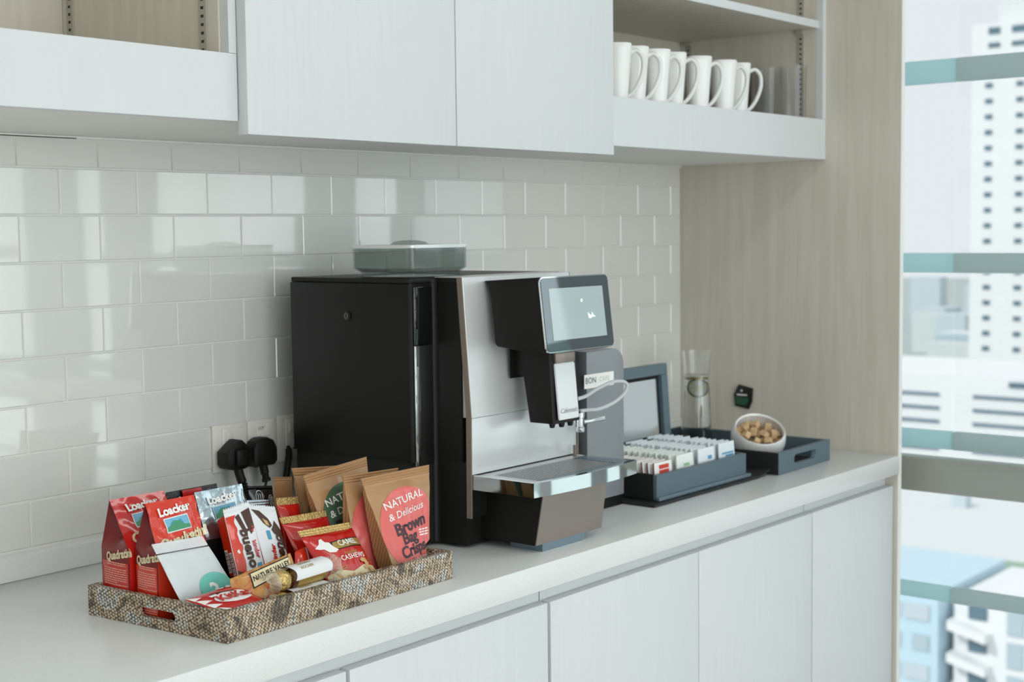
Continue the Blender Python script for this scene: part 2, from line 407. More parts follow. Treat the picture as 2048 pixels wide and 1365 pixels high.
# ------------------------------------------------------------------ the city seen through the window
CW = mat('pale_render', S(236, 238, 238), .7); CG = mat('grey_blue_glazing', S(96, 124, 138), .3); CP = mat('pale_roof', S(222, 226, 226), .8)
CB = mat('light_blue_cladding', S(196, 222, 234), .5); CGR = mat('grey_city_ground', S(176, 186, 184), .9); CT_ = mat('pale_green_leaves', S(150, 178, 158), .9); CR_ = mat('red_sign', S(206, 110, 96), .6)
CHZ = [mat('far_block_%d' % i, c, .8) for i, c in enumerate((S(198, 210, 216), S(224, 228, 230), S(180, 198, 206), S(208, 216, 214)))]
struct('ground', box(20, 1600, -300, 900, -61, -60), CGR)
t = thing('tower_block', (250, 84, -60), 'tall white tower block with columns of small windows beyond the glass', 'building')
obj('wall', box(240, 262, 72, 93.4, -60, 35.3), CW, t, False); obj('roof_plant', box(243, 255, 76, 90, 35.3, 39), CP, t, False)
wm = fin(box(-.15, .1, -.62, .62, -.4, .4), 'window', CG, False)
for yy in (90.4, 85.1, 79.8, 74.5):
    for k in range(24): inst('window', wm, (240, yy, 24.9-2.63*k), t)
for zz, hh in ((34.0, .55), (31.6, .4)):
    for y0, y1 in ((88.6, 90.6), (81.5, 86.6)): obj('louvre', box(239.85, 240.1, y0, y1, zz-hh, zz+hh), CG, t, False)
t = thing('office_block', (158, 56, -60), 'low white office block with long ribbon windows below the tower block', 'building')
obj('wall', box(150, 170, 40, 75, -60, -15.0), CW, t, False)
for k in range(6):
    zz = -17.2-1.5*k
    for y0, y1 in ((61.0, 74.0), (41, 57.2)): obj('ribbon_window', box(149.85, 150.1, y0, y1, zz-.17, zz+.17), CG, t, False)
obj('ribbon_window', box(149.85, 150.1, 45, 53.3, -16.0, -15.4), CG, t, False)
t = thing('flat_roof_building', (87, 32, -60), 'white building with broad flat roof below the window sill', 'building')
obj('wall', box(72, 104, 20, 46, -60, -18.2), CW, t, False); obj('roof', box(71.8, 104.2, 19.8, 46.2, -18.2, -18.0), CP, t, False)
obj('parapet', box(72, 104, 45.6, 46.1, -18, -17.4), CW, t, False)
for x, y in ((94, 36), (88, 39.5), (98, 31)): obj('roof_vent', box(x-.5, x+.5, y-.5, y+.5, -18, -17.2), CHZ[0], t, False)
obj('roof_garden', box(74.5, 79, 22, 28, -18, -17.75), CT_, t, False)
t = thing('glass_block', (62, 24, -60), 'light blue glass-clad building near the window', 'building')
obj('wall', box(58, 66, 22.6, 30, -60, -14.6), CB, t, False)
for k in range(7):
    for q in range(3): obj('panel', box(57.9, 58.02, 23.0+q*1.3, 23.0+q*1.3+(.75 if (k+q) % 2 else 1.1), -15.9-1.35*k, -15.2-1.35*k), CHZ[(k*2+q) % 4], t, False)
t = thing('balcony_block', (62, 18.5, -60), 'white apartment block with slanted balconies and dark windows next to the blue one', 'building')
obj('wall', box(59, 66, 12, 22.3, -60, -14.9), CW, t, False)
for k in range(5):
    z_ = -15.7-1.45*k
    obj('balcony', prism([(22.3, z_-.5), (20.6, z_-.9), (20.6, z_-.55), (22.3, z_-.1)], 'x', 58.2, 59.0), CW, t, False)
    obj('window', box(58.9, 59.02, 20.8, 21.6, z_-.05, z_+.55), CG, t, False); obj('window', box(58.9, 59.02, 19.2, 19.9, z_-.5, z_+.6), CHZ[2], t, False)
obj('sign', box(58.7, 58.95, 18.2, 18.7, -16.0, -15.6), CR_, t, False)
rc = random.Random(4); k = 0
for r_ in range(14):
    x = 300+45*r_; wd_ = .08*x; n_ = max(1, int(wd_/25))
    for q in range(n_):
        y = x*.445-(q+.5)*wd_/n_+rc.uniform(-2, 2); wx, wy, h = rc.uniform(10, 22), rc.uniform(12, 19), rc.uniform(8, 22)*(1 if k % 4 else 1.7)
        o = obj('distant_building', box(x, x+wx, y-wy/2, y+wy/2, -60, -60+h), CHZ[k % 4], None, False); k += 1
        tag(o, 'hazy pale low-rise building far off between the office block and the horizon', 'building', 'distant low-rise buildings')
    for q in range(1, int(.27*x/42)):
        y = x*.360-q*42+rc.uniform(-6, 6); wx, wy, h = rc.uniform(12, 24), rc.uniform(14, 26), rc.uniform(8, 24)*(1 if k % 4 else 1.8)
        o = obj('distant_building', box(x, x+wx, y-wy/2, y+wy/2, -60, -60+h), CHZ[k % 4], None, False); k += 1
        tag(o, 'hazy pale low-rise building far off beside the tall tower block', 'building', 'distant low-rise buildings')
    if r_ % 2 == 0:
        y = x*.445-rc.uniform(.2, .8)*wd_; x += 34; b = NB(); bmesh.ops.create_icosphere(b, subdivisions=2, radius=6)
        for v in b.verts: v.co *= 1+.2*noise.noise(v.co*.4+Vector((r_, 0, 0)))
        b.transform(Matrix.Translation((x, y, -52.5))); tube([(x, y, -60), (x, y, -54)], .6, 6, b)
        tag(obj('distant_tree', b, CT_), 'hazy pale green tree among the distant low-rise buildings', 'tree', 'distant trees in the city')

# ------------------------------------------------------------------ base cabinets and worktop
wt = thing('worktop', (.4, -.3, CT-.045), 'long white speckled quartz worktop with apron edge and low upstand', 'worktop')
b = box(-1.3, XP-.0005, -.626, -.001, CT-.045, CT, .0025, 2); obj('slab', b, QUARTZ, wt)
b = prism([(-.002, CT+.0005), (-.019, CT+.0005), (-.019, CT+.038), (-.012, CT+.0425), (-.002, CT+.0425)], 'x', -1.3, XP-.0006); obj('upstand', b, QUARTZ, wt)
def base_unit(x0, x1, doors, label, wide=()):
    t = thing('base_cabinet', ((x0+x1)/2, -.3, 0), label, 'cabinet')
    obj('carcass', box(x0+.001, x1-.001, -.578, -.002, .1, CT-.0455), WOOD, t, False)
    obj('plinth', box(x0+.001, x1-.001, -.53, -.05, .0, .0995), SEAM, t, False)
    obj('finger_rail', box(x0+.001, x1-.001, -.590, -.5785, .80, CT-.0455), WHITE_DOOR, t, False)
    for a, c in doors: obj('door', box(a, c, -.611, -.5915, .105, .8255, .0012, 2), WHITE_DOOR, t)
base_unit(-1.29, -.35, [(-1.288, -.822), (-.818, -.353)], 'white base cabinet with two doors at the far end from the window')
base_unit(-.349, .5905, [(-.347, .1185), (.1255, .5875)], 'white two-door base cabinet below the snakeskin snack tray')
base_unit(.5915, 1.531, [(.5955, 1.0635), (1.0660, 1.5305)], 'white two-door base cabinet below the coffee machine and tea box')
base_unit(1.532, XP-.0008, [(1.5345, 1.946)], 'narrow white single-door base cabinet against the end panel')

# ------------------------------------------------------------------ upper units
YF = -.427; ZB = 1.6145; ZS = 1.706; ZT = 2.35
def pilaster(parent, x, y, z0, z1, s):
    """slotted metal strip on a side panel; s = -1 when it faces -x"""
    p = obj('shelf_standard', box(min(x, x+s*.0025), max(x, x+s*.0025), y-.0085, y+.0085, z0, z1), PILAST, parent, False)
    b = NB(); z = z0+.008
    while z < z1-.008:
        xx = x+s*.0027; q = [b.verts.new((xx, y+a*.0032, z+c*.0021)) for a, c in ((-1, -1), (1, -1), (1, 1), (-1, 1))]; b.faces.new(q); z += .0122
    o = obj('slots', b, BLK, p, False); o['kind'] = 'stuff'
t = thing('open_shelf_unit', (-.4, -.21, ZB), 'open wood-grain wall shelf with deep white fascia and no cups on it', 'shelf')
obj('fascia', box(-1.3, .1025, YF, YF+.018, ZB, 1.712, .0008, 1), WHITE_DOOR, t)
obj('bottom_board', box(-1.3, .1025, YF+.0185, -.003, ZB, 1.632), WALLP, t, False)
obj('shelf_floor', box(-1.3, .0845, YF+.0185, -.003, 1.68, 1.698), WOOD, t, False)
obj('side_board', box(.085, .1025, YF+.0185, -.003, 1.6325, ZT), WOOD, t, False)
obj('stile', box(.0885, .1025, YF+.0005, YF+.018, 1.7125, ZT), WHITE_DOOR, t, False)
obj('back_board', box(-1.3, .0845, -.02, -.003, 1.6985, ZT), WOOD, t, False)
obj('side_board', box(-1.318, -1.3005, YF, -.003, ZB, ZT), WOOD, t, False)
obj('top_board', box(-1.3, .0845, YF, -.003, ZT-.018, ZT-.0005), WOOD, t, False)
pilaster(t, .0848, -.043, 1.70, 2.3, -1); pilaster(t, .0848, -.376, 1.70, 2.3, -1)
t = thing('wall_cabinet', (.56, -.21, ZB), 'white closed wall cabinet with two plain doors above the coffee machine', 'cabinet')
obj('carcass', box(.1035, 1.0235, YF+.003, -.003, ZB, ZT), WALLP, t, False)
obj('door', box(.1035, .5592, -.447, YF+.0025, 1.595, ZT, .001, 2), WHITE_DOOR, t); obj('door', box(.5618, 1.0220, -.447, YF+.0025, 1.595, ZT, .001, 2), WHITE_DOOR, t)
t = thing('open_shelf_unit', (1.48, -.21, ZB), 'open wood-grain wall shelf holding white mugs and clear glasses', 'shelf')
obj('fascia', box(1.0245, XP-.001, YF, YF+.018, ZB, 1.712, .0008, 1), WHITE_DOOR, t)
obj('bottom_board', box(1.0245, XP-.001, YF+.0185, -.003, ZB, 1.632), WALLP, t, False)
obj('shelf_floor', box(1.0425, XP-.019, YF+.0185, -.021, 1.69, ZS), WALLP, t, False)  # white instead of wood, added to bounce light onto the shelf underside
obj('side_board', box(1.0245, 1.042, YF+.0185, -.003, 1.6325, ZT), WOOD, t, False)
obj('side_board', box(XP-.0185, XP-.001, YF+.0185, -.003, 1.6325, ZT), WOOD, t, False)
obj('stile', box(XP-.0185, XP-.001, YF, YF+.018, 1.7125, ZT), WHITE_DOOR, t, False)
obj('back_board', box(1.0425, XP-.019, -.02, -.003, 1.6325, ZT), WOOD, t, False)
obj('shelf', box(1.0425, XP-.019, -.413, -.0205, 1.932, 1.950), WOOD, t, False); obj('shelf_edge', box(1.0425, XP-.019, -.4155, -.4132, 1.932, 1.950), WHITE_DOOR, t, False)
obj('top_board', box(1.0425, XP-.019, YF, -.0205, ZT-.018, ZT-.0005), WOOD, t, False)
pilaster(t, XP-.0187, -.368, ZS+.001, 1.931, -1); pilaster(t, XP-.0187, -.368, 1.951, 2.3, -1); pilaster(t, XP-.0187, -.045, ZS+.001, 1.931, -1)
for y in (-.368, -.045): obj('shelf_support', box(XP-.028, XP-.0215, y-.009, y+.009, 1.921, 1.9315), PILAST, t, False)
struct('trim_1', box(-1.32, XP-.001, -.43, .0, ZT+.0005, 2.7495), WALLP)

# ------------------------------------------------------------------ mugs and glasses on the shelf
def make_mug():
    t = thing('mug', (0, 0, 0), 'white porcelain mug with big ear handle in the row on the shelf', 'mug', 'white mugs on the open shelf')
    n = 40
    def sq(a):
        return (1/((abs(math.cos(a))**2.7+abs(math.sin(a))**2.7)**(1/2.7)))**1.0
    b = lathe([(0, .002), (.024, .0), (.0265, .002), (.0295, .03), (.0335, .075), (.0375, .110), (.0385, .1195), (.0375, .1215), (.0355, .1205), (.034, .105), (.0305, .07), (.027, .03), (.022, .008), (0, .007)], (0, 0, 0), n, sq=sq)
    for v in b.verts: v.co.x *= .80; v.co.y *= .80
    obj('body', b, PORC, t)
    pts = smooth_path([(.031, 0, .102), (.050, 0, .108), (.066, 0, .094), (.067, 0, .068), (.055, 0, .040), (.038, 0, .020), (.026, 0, .014)], 6)
    hb = tube([(p.x*.80, p.y, p.z) for p in pts], .0046, 10)
    for v in hb.verts: v.co.y *= 1.5
    obj('handle', hb, PORC, t)
    return t
mug = make_mug()
RZ = R(-46)
spots = [(1.154, -.362), (1.226, -.356), (1.298, -.362), (1.370, -.357), (1.468, -.360), (1.572, -.362), (1.648, -.355)]
for i, (x, y) in enumerate(spots):
    m_ = mug if i == 0 else copy_tree(mug, (0, 0, 0))
    if i == 0: m_['label'] = 'white porcelain mug beside the closed wall cabinet, first of the row'
    elif i == 6: m_['label'] = 'white porcelain mug next to the clear glasses, its whole handle showing'
    else: m_['label'] = 'white porcelain mug with big ear handle amid the row on the shelf'
    m_.location = (x, y, ZS+.0005); m_.rotation_euler = (0, 0, RZ+R(random.uniform(-7, 7)))
def make_glass():
    b = lathe([(0, 0), (.029, 0), (.0305, .002), (.0325, .13), (.0325, .134), (.0312, .134), (.0308, .13), (.0288, .014), (.02, .010), (0, .010)], (0, 0, 0), 32)
    o = obj('drinking_glass', b, THIN)
    return tag(o, 'tall clear straight-sided drinking glass on the shelf behind the mugs', 'glass', 'clear glasses on the open shelf')
g0 = make_glass()
for i, (x, y) in enumerate(((1.885, -.372), (1.887, -.300), (1.885, -.228), (1.887, -.156), (1.812, -.262), (1.81, -.190))):
    g_ = g0 if i == 0 else g0.copy()
    if i: COL.objects.link(g_)
    g_.location = (x, y, ZS+.0005)

# ------------------------------------------------------------------ sockets, plugs, cords
def socket(x0, x1, z0, z1, label, sw, slots=False, mark=None):
    t = thing('wall_socket', ((x0+x1)/2, -.0065, z0), label, 'socket')
    obj('plate', box(x0, x1, -.0125, -.0066, z0, z1, .0022, 2), PLASTICW, t)
    obj('module', box(x0+.02, x1-.004, -.0155, -.0122, z0+.010, z1-.008, .0015, 2), PLASTICW, t)
    obj('switch', box(sw, sw+.014, -.0195, -.0150, 1.071, 1.090, .0015, 2), PLASTICW, t)
    s = planar((x0, -.0157, z0), (1, 0, 0), (0, 0, 1), t)
    if slots:
        s.rect(.049, .053, .034, .044, BLK, .0002, 'pin_slot'); s.rect(.036, .044, .022, .025, BLK, .0002, 'pin_slot'); s.rect(.058, .066, .022, .025, BLK, .0002, 'pin_slot')
    if mark: s.text(mark, .030, .071, .009, BLK, off=.0003, name='lettering')
socket(.3715, .4530, 1.016, 1.103, 'white single wall socket with a pointed black plug in it', .398)
socket(.4540, .5245, 1.016, 1.103, 'white wall socket with handwritten mark and rounded black plug', .489, mark='U-M')
socket(.5255, .6100, 1.016, 1.104, 'white wall socket half hidden by the machine, with empty pin slots', .551, True)
t = thing('power_plug', (.405, -.035, .97), 'pointed black plug with ribbed strain relief in the wall socket', 'plug')
P_ = [(.376, 1.032), (.381, 1.025), (.394, 1.022), (.414, 1.022), (.427, 1.025), (.432, 1.034), (.432, 1.058), (.411, 1.076), (.403, 1.076), (.376, 1.056)]
obj('body', prism(P_, 'y', -.050, -.0158, bev=.004), DKPL, t)
obj('grip', box(.390, .417, -.058, -.0501, 1.028, 1.062, .006, 3), DKPL, t)
pts = [(.405, -.04, 1.024), (.407, -.044, 1.008), (.410, -.048, .994), (.414, -.052, .980), (.418, -.056, .968)]
obj('strain_relief', tube(smooth_path(pts, 8), [.0085 if i < 14 else (.0078 if i % 3 else .0056) for i in range(33)], 12), DKPL, t)
obj('cord', tube(rest(smooth_path([(.418, -.056, .968), (.425, -.066, .935), (.438, -.078, .905), (.465, -.082, .905), (.492, -.083, .905)], 8), .0045), .0033, 8), DKPL, t)
t = thing('power_plug', (.468, -.035, .97), 'rounded black plug with thin cord in the marked wall socket', 'plug')
obj('body', prism([(.440, 1.028), (.446, 1.020), (.490, 1.020), (.497, 1.028), (.497, 1.052), (.489, 1.067), (.476, 1.073), (.460, 1.073), (.447, 1.067), (.440, 1.052)], 'y', -.046, -.0158, bev=.005), DKPL, t)
obj('strain_relief', tube(smooth_path([(.470, -.034, 1.022), (.472, -.036, 1.005), (.474, -.038, .99)], 8), [.008]*9+[.0065]*4+[.0085]*4, 12), DKPL, t)
obj('cord', tube(rest(smooth_path([(.474, -.038, .992), (.468, -.039, .975), (.462, -.040, .955), (.468, -.042, .905), (.54, -.042, .905)], 8), .0036), .0025, 8), DKPL, t)
tag(obj('hanging_cable', tube(rest(smooth_path([(.545, -.020, 1.046), (.541, -.026, 1.03), (.530, -.032, 1.0), (.520, -.038, .97), (.514, -.060, .93), (.53, -.068, .908), (.60, -.070, .908)], 8), .0078), [.0035 if i < 3 else .0062 if i < 22 else .004 for i in range(49)], 10), DKPL),
    'thick black cable hanging diagonally in front of the socket with empty slots', 'cable')

# ------------------------------------------------------------------ coffee machine
cm = thing('coffee_machine', (.7175, -.28, CT), 'black and silver automatic coffee machine with tilted touch screen and drip tray', 'coffee machine')
# black housing in plan, with a cove between the recessed side front and the projecting column
plan = [(.505, -.085), (.505, -.381), (.509, -.385), (.555, -.385)]
for i in range(7):
    a = R(90-90*i/6); plan.append((.555+.009*math.cos(a), -.394+.009*math.sin(a)))
plan += [(.564, -.446), (.871, -.446), (.871, -.409)]
for i in range(7):
    a = R(180-90*i/6); plan.append((.895+.024*math.cos(a), -.409+.024*math.sin(a)))
plan += [(.926, -.385), (.930, -.381), (.930, -.085)]
obj('housing', prism(plan, 'z', 1.052, 1.3615), BLACK, cm)
low = [(.507, -.087), (.507, -.378), (.555, -.384)] + plan[4:11] + [(.566, -.452), (.869, -.452)] + plan[13:20] + [(.926, -.384), (.928, -.378), (.928, -.087)]
obj('lower_housing', prism(low, 'z', .906, 1.0515), DKPL, cm)
for x, y in ((.53, -.12), (.53, -.35), (.905, -.12), (.905, -.35)): obj('foot', prism([(x+.012*math.cos(R(a)), y+.012*math.sin(R(a))) for a in range(0, 360, 30)], 'z', CT+.0002, .9058), DKPL, cm)
obj('side_panel', box(.5015, .5048, -.383, -.085, 1.052, 1.3612, .0012), BLACK, cm)
obj('front_door', box(.5095, .5560, -.3885, -.3853, 1.256, 1.3560, .001), GBLACK, cm)
obj('lower_front_door', box(.5095, .5560, -.3885, -.3853, 1.046, 1.2550, .001), mat('polished_door', S(176, 178, 176), .06, metal=1), cm)
tp = [(p[0]+(.002 if p[0] > .7 else -.002)*0, p[1]) for p in plan]
obj('top_plate', prism(tp, 'z', 1.3618, 1.3705, bev=.0015), BLACK, cm)
obj('top_trim', box(.566, .869, -.446, -.385, 1.3706, 1.3722, .0006), STEEL, cm)
lk_ = thing('lock', (.5015, -.233, 1.303)); lk_.parent = cm; lk_.location = Vector((.5015, -.233, 1.303))-cm.location
def disc_x(x0, x1, y, z, r, n=24): return prism([(y+r*math.cos(2*math.pi*i/n), z+r*math.sin(2*math.pi*i/n)) for i in range(n)], 'x', x0, x1)
bpy.data.objects.remove(lk_)
lo = obj('lock', disc_x(.4995, .5014, -.233, 1.303, .0095), DKPL, cm); obj('lock_barrel', disc_x(.4988, .4994, -.233, 1.303, .006), GBLACK, lo); obj('key_slot', box(.4984, .4987, -.234, -.232, 1.2995, 1.3065), BLK, lo, False)
# silver front
obj('upper_front', prism([(-.4465, 1.1295), (-.4660, 1.1295), (-.4665, 1.135), (-.4500, 1.3712), (-.4465, 1.3716)], 'x', .566, .869, bev=.0008), STEEL, cm)
obj('front_edge', prism([(-.4545, .955), (-.4655, .955), (-.4670, 1.13), (-.4490, 1.3716), (-.4385, 1.3716), (-.4560, 1.13)], 'x', .5632, .5657), BROWNEDGE, cm)
obj('front_edge', prism([(-.4545, .955), (-.4655, .955), (-.4670, 1.13), (-.4490, 1.3716), (-.4385, 1.3716), (-.4560, 1.13)], 'x', .8693, .8718), BROWNEDGE, cm)
obj('splash_panel', box(.5668, .8682, -.4640, -.4525, 1.0305, 1.1285, .0008), STEELF, cm)
obj('tray_back', box(.566, .869, -.4640, -.4525, .956, 1.030), DKPL, cm, False)
# drip tray: bowed chrome band, frame, dark basin and separate grill bars
def bow(x): return -.601 - .012*(1-((x-.7175)/.150)**2)
nb = 20; xs = [.5665+(.8685-.5665)*i/nb for i in range(nb+1)]
outer = [(.5665, -.4645)] + [(x, bow(x)) for x in xs] + [(.8685, -.4645)]
inner = [(.5745, -.4645)] + [(.5745+(.8605-.5745)*i/nb, bow(.5745+(.8605-.5745)*i/nb)+.010) for i in range(nb+1)] + [(.8605, -.4645)]
b = NB(); Vo0, Vo1 = [b.verts.new((*p, 1.0055)) for p in outer], [b.verts.new((*p, 1.0300)) for p in outer]; Vi0, Vi1 = [b.verts.new((*p, 1.0055)) for p in inner], [b.verts.new((*p, 1.0300)) for p in inner]
for i in range(len(outer)-1):
    for A_, B_ in ((Vo0, Vo1), (Vo1, Vi1), (Vi1, Vi0), (Vi0, Vo0)): b.faces.new((A_[i], A_[i+1], B_[i+1], B_[i]))
tr = obj('drip_tray', b, CHROME, cm)
obj('basin', prism(inner, 'z', 1.006, 1.0125), DKPL, tr, False)
gp = [(.5752, -.4648), (.5752, -.4860), (.8598, -.4860), (.8598, -.4648)]
obj('grill_frame', prism(gp, 'z', 1.0235, 1.0285), STEEL, tr, False)
obj('grill_frame', box(.5752, .598, -.590, -.4862, 1.0235, 1.0285), STEEL, tr, False); obj('grill_frame', box(.829, .8598, -.592, -.4862, 1.0235, 1.0285), STEELBLUE, tr, False)
obj('grill_frame', prism([(.5984, -.583)]+[(.5984+(.8286-.5984)*i/10, bow(.5984+(.8286-.5984)*i/10)+.0105) for i in range(11)]+[(.8286, -.583)], 'z', 1.0235, 1.0285), STEELBLUE, tr, False)
obj('grill_gap_shade', box(.5984, .8286, -.583, -.4864, 1.0235, 1.0272), mat('gap_shade_black', S(10, 10, 11), 1., spec=0), tr, False)  # black sheet added under the bars so the gaps read as shade
gm = fin(box(-.115, .115, -.0015, .0015, .0038, .0041), 'grill_bar', STEEL, False)
for k in range(14): inst('grill_bar', gm, (.7135, -.4905-k*.00690, 1.0235), tr)
obj('cup_sensor', tube([(.845, -.478, 1.0287), (.845, -.478, 1.050)], .0035, 10), BROWNEDGE, cm)
# drawer below
b = NB(); q = [(.6070, -.586, 1.0045), (.7930, -.586, 1.0045), (.7930, -.452, 1.0045), (.6070, -.452, 1.0045)]; q2 = [(.6025, -.572, .9148), (.7930, -.572, .9148), (.7930, -.452, .9148), (.6025, -.452, .9148)]
A_ = [b.verts.new(p) for p in q]; B_ = [b.verts.new(p) for p in q2]
for i in range(4): b.faces.new((A_[i], A_[(i+1) % 4], B_[(i+1) % 4], B_[i]))
b.faces.new(A_); b.faces.new(B_)
dr = obj('grounds_drawer', b, DKPL, cm, False)
b = NB(); A_ = [b.verts.new(p) for p in ((.6075, -.5862, 1.0045), (.7927, -.5862, 1.0045), (.7927, -.5730, .9150), (.6030, -.5730, .9150))]; B_ = [b.verts.new(Vector(v.co)+Vector((0, -.0022, 0))) for v in A_]
b.faces.new(A_[::-1]); b.faces.new(B_)
for i in range(4): b.faces.new((A_[i], A_[(i+1) % 4], B_[(i+1) % 4], B_[i]))
obj('drawer_front', b, BRONZE, dr, False)
obj('foot', box(.626, .746, -.571, -.50, CT+.0002, .9146), STEELBLUE, cm, False)
# head with touch screen
hd = obj('head', prism([(-.4525, 1.3640), (-.5700, 1.3712), (-.5850, 1.2440), (-.578, 1.2400), (-.4800, 1.2500), (-.474, 1.2560), (-.4700, 1.345)], 'x', .6200, .8165, bev=.003), BLACK, cm)
def scr(o, dy=0): return o
sn = Vector((0, -.1272, -.016)).normalized()      # screen normal, tilted slightly up
o0 = Vector((.7182, -.5779, 1.3075)); su = Vector((1, 0, 0)); sv = Vector((0, .0152, .1270)).normalized(); nn = su.cross(sv)
def slab(poly, d0, d1):
    b = NB(); A = [b.verts.new(o0+su*p[0]+sv*p[1]+nn*d0) for p in poly]; B = [b.verts.new(o0+su*p[0]+sv*p[1]+nn*d1) for p in poly]
    b.faces.new(A[::-1]); b.faces.new(B)
    for i in range(len(poly)): b.faces.new((A[i], A[(i+1) % len(poly)], B[(i+1) % len(poly)], B[i]))
    return b
obj('screen_bezel', slab(rrect(-.0985, .0985, -.066, .064, .010), .001, .0040), CHROME, hd)
sc_ = obj('screen_glass', slab(rrect(-.0965, .0965, -.064, .062, .009), .0041, .0052), mat('screen_glass', S(120, 128, 132), .03, metal=.8), hd)
DISP = mat('display', S(150, 165, 165), .06, coat=1, emit=.36)
obj('display', slab(rrect(-.0775, .0775, -.0455, .0435, .0005, 1), .0053, .0056), DISP, sc_, False)
ss = Surf(lambda u, v, off=0: o0+su*u+sv*v+nn*(.0057+off), 1, 1, sc_)
ICON = mat('display_icon', S(220, 228, 228), .4, emit=.4)
ss.shape([(.028, -.012), (.034, -.013), (.040, -.010), (.050, -.011), (.043, -.0065), (.039, -.001), (.037, -.008), (.030, -.004), (.026, -.001)], ICON, .0001, 'screen_icon'); ss.ell(.012, .02, .003, .003, ICON, .0001, 'screen_icon')
# spout block
sp = obj('spout', prism([(-.468, 1.2500), (-.468, 1.1960), (-.4940, 1.1960), (-.5040, 1.1130), (-.5560, 1.1130), (-.5480, 1.2460)], 'x', .678, .757, bev=.0025), DKPL, cm)
obj('spout_carrier', box(.668, .767, -.4700, -.4685, 1.19, 1.2490), DKPL, sp, False)
b = NB(); pl = rrect(.688, .7470, 0, 1, .004, 1)
fpts = [(.688, 1.1195), (.7465, 1.1195), (.7470, 1.2180), (.688, 1.2180)]
def fy(z): return -.563+(z-1.1189)/.0989*.010
A_ = [b.verts.new((x, fy(z)+.004, z)) for x, z in fpts]; B_ = [b.verts.new((x, fy(z), z)) for x, z in fpts]
b.faces.new(A_); b.faces.new(B_[::-1])
for i in range(4): b.faces.new((A_[i], A_[(i+1) % 4], B_[(i+1) % 4], B_[i]))
bmesh.ops.bevel(b, geom=b.edges[:], offset=.0015, segments=2, affect='EDGES')
pf = obj('spout_plate', b, STEELF, sp)
s = planar((.7175, -.5630-.0002, 1.1189), (1, 0, 0), (0, .010, .0989), pf)
s.text('Cafematic', 0, .016, .0125, ALU, shear=.35, off=.0004, bold=.00008)
obj('spout_top', box(.690, .745, -.5555, -.545, 1.2185, 1.2400, .002), BRONZE, sp)
for x, y in ((.690, -.545), (.708, -.552), (.733, -.552)): obj('nozzle', lathe([(0, 0), (.0042, 0), (.0058, .006), (.0058, .0075), (0, .0075)], (x, y, 1.1053), 14), DKPL, sp)
# hopper
hp = thing('tmp', (0, 0, 0)); bpy.data.objects.remove(hp)
def ring_prism(rects, z):
    b = NB(); Rg = []
    for (x0, x1, y0, y1, r), zz in zip(rects, z): Rg.append([b.verts.new((*p, zz)) for p in rrect(x0, x1, y0, y1, r, 5)])
    for a, c in zip(Rg, Rg[1:]):
        for i in range(len(a)): b.faces.new((a[i], a[(i+1) % len(a)], c[(i+1) % len(a)], c[i]))
    b.faces.new(Rg[0]); b.faces.new(Rg[-1]); return b
hp = obj('bean_hopper', ring_prism([(.562, .692, -.337, -.206, .008), (.562, .692, -.337, -.206, .008), (.550, .702, -.346, -.195, .010), (.550, .702, -.346, -.195, .010), (.5525, .6995, -.3435, -.1975, .009), (.5525, .6995, -.3435, -.1975, .009), (.5645, .6895, -.3345, -.2085, .007)], [1.3708, 1.3775, 1.3860, 1.4215, 1.4215, 1.3870, 1.3785]), SMOKE, cm)
obj('hopper_lid', prism(rrect(.5490, .7030, -.3470, -.1940, .010), 'z', 1.4217, 1.4275, bev=.001), STEELF, hp)
obj('lid_handle', lathe([(.036, 0), (.030, .0045), (.016, .0075), (0, .008)], (.626, -.270, 1.4277), 28), SMOKE, hp)
# hot-water tap at the right of the column
tpo = obj('water_tap', lathe([(0, 0), (.0075, 0), (.0085, .003), (.0085, .008), (.0065, .010), (.0065, .026), (.0085, .028), (.0085, .036), (.006, .039), (0, .039)], (.846, -.490, 1.0755), 18), CHROME, cm)
obj('tap_mount', tube([(.846, -.4645, 1.094), (.846, -.4832, 1.094)], .005, 12), CHROME, tpo)
obj('tap_lever', tube([(.8530, -.4915, 1.0935), (.868, -.494, 1.0935), (.885, -.497, 1.095), (.905, -.500, 1.0965)], [.0045, .0038, .0045, .0055], 12), CHROME, tpo)

# ------------------------------------------------------------------ milk cooler with hose
mc = thing('milk_cooler', (1.0, -.28, CT), 'slim grey milk cooler with rounded top corner standing right of the coffee machine', 'cooler')
MX0, MX1, MY = .936, 1.0595, -.440
pr_ = [(MX0, .9215), (MX1, .9215), (MX1, 1.186)] + [(MX1-.030+.030*math.cos(R(a)), 1.186+.030*math.sin(R(a))) for a in (15, 30, 45, 60, 75)] + [(MX1-.03, 1.216), (MX0, 1.216)]
obj('body', prism(pr_, 'y', MY+.028, -.12, bev=.001), GREYPL, mc)
obj('door', prism(pr_, 'y', MY, MY+.0265, bev=.002), GREYPL, mc)
obj('base', box(MX0+.003, MX1-.002, MY+.004, -.12, CT+.0004, .9208), BLACK, mc, False)
s = planar((.976, MY, 1.1582), (1, 0, 0), (0, 0, 1), mc, Vector((0, -1, 0)))
lb = s.rect(-.049, .049, -.0135, .0135, WHT, .0004, 'name_label')
s.parent = lb
s.text('BON', -.028, .001, .0165, mat('label_teal', S(30, 70, 78), .4), off=.0008); s.text('CAFE', .017, .001, .0135, mat('label_grey', S(196, 198, 198), .4), off=.0008, spacing=1.15)
hs = smooth_path([(.7578, -.5350, 1.1460), (.800, -.535, 1.1490), (.860, -.518, 1.1555), (.920, -.508, 1.1625), (.958, -.507, 1.1610), (.9745, -.507, 1.1530), (.966, -.507, 1.138), (.935, -.506, 1.124), (.893, -.502, 1.1150), (.862, -.495, 1.1150), (.846, -.490, 1.1148)], 8)
obj('milk_hose', tube(hs, .0034, 10), SILICONE, cm)

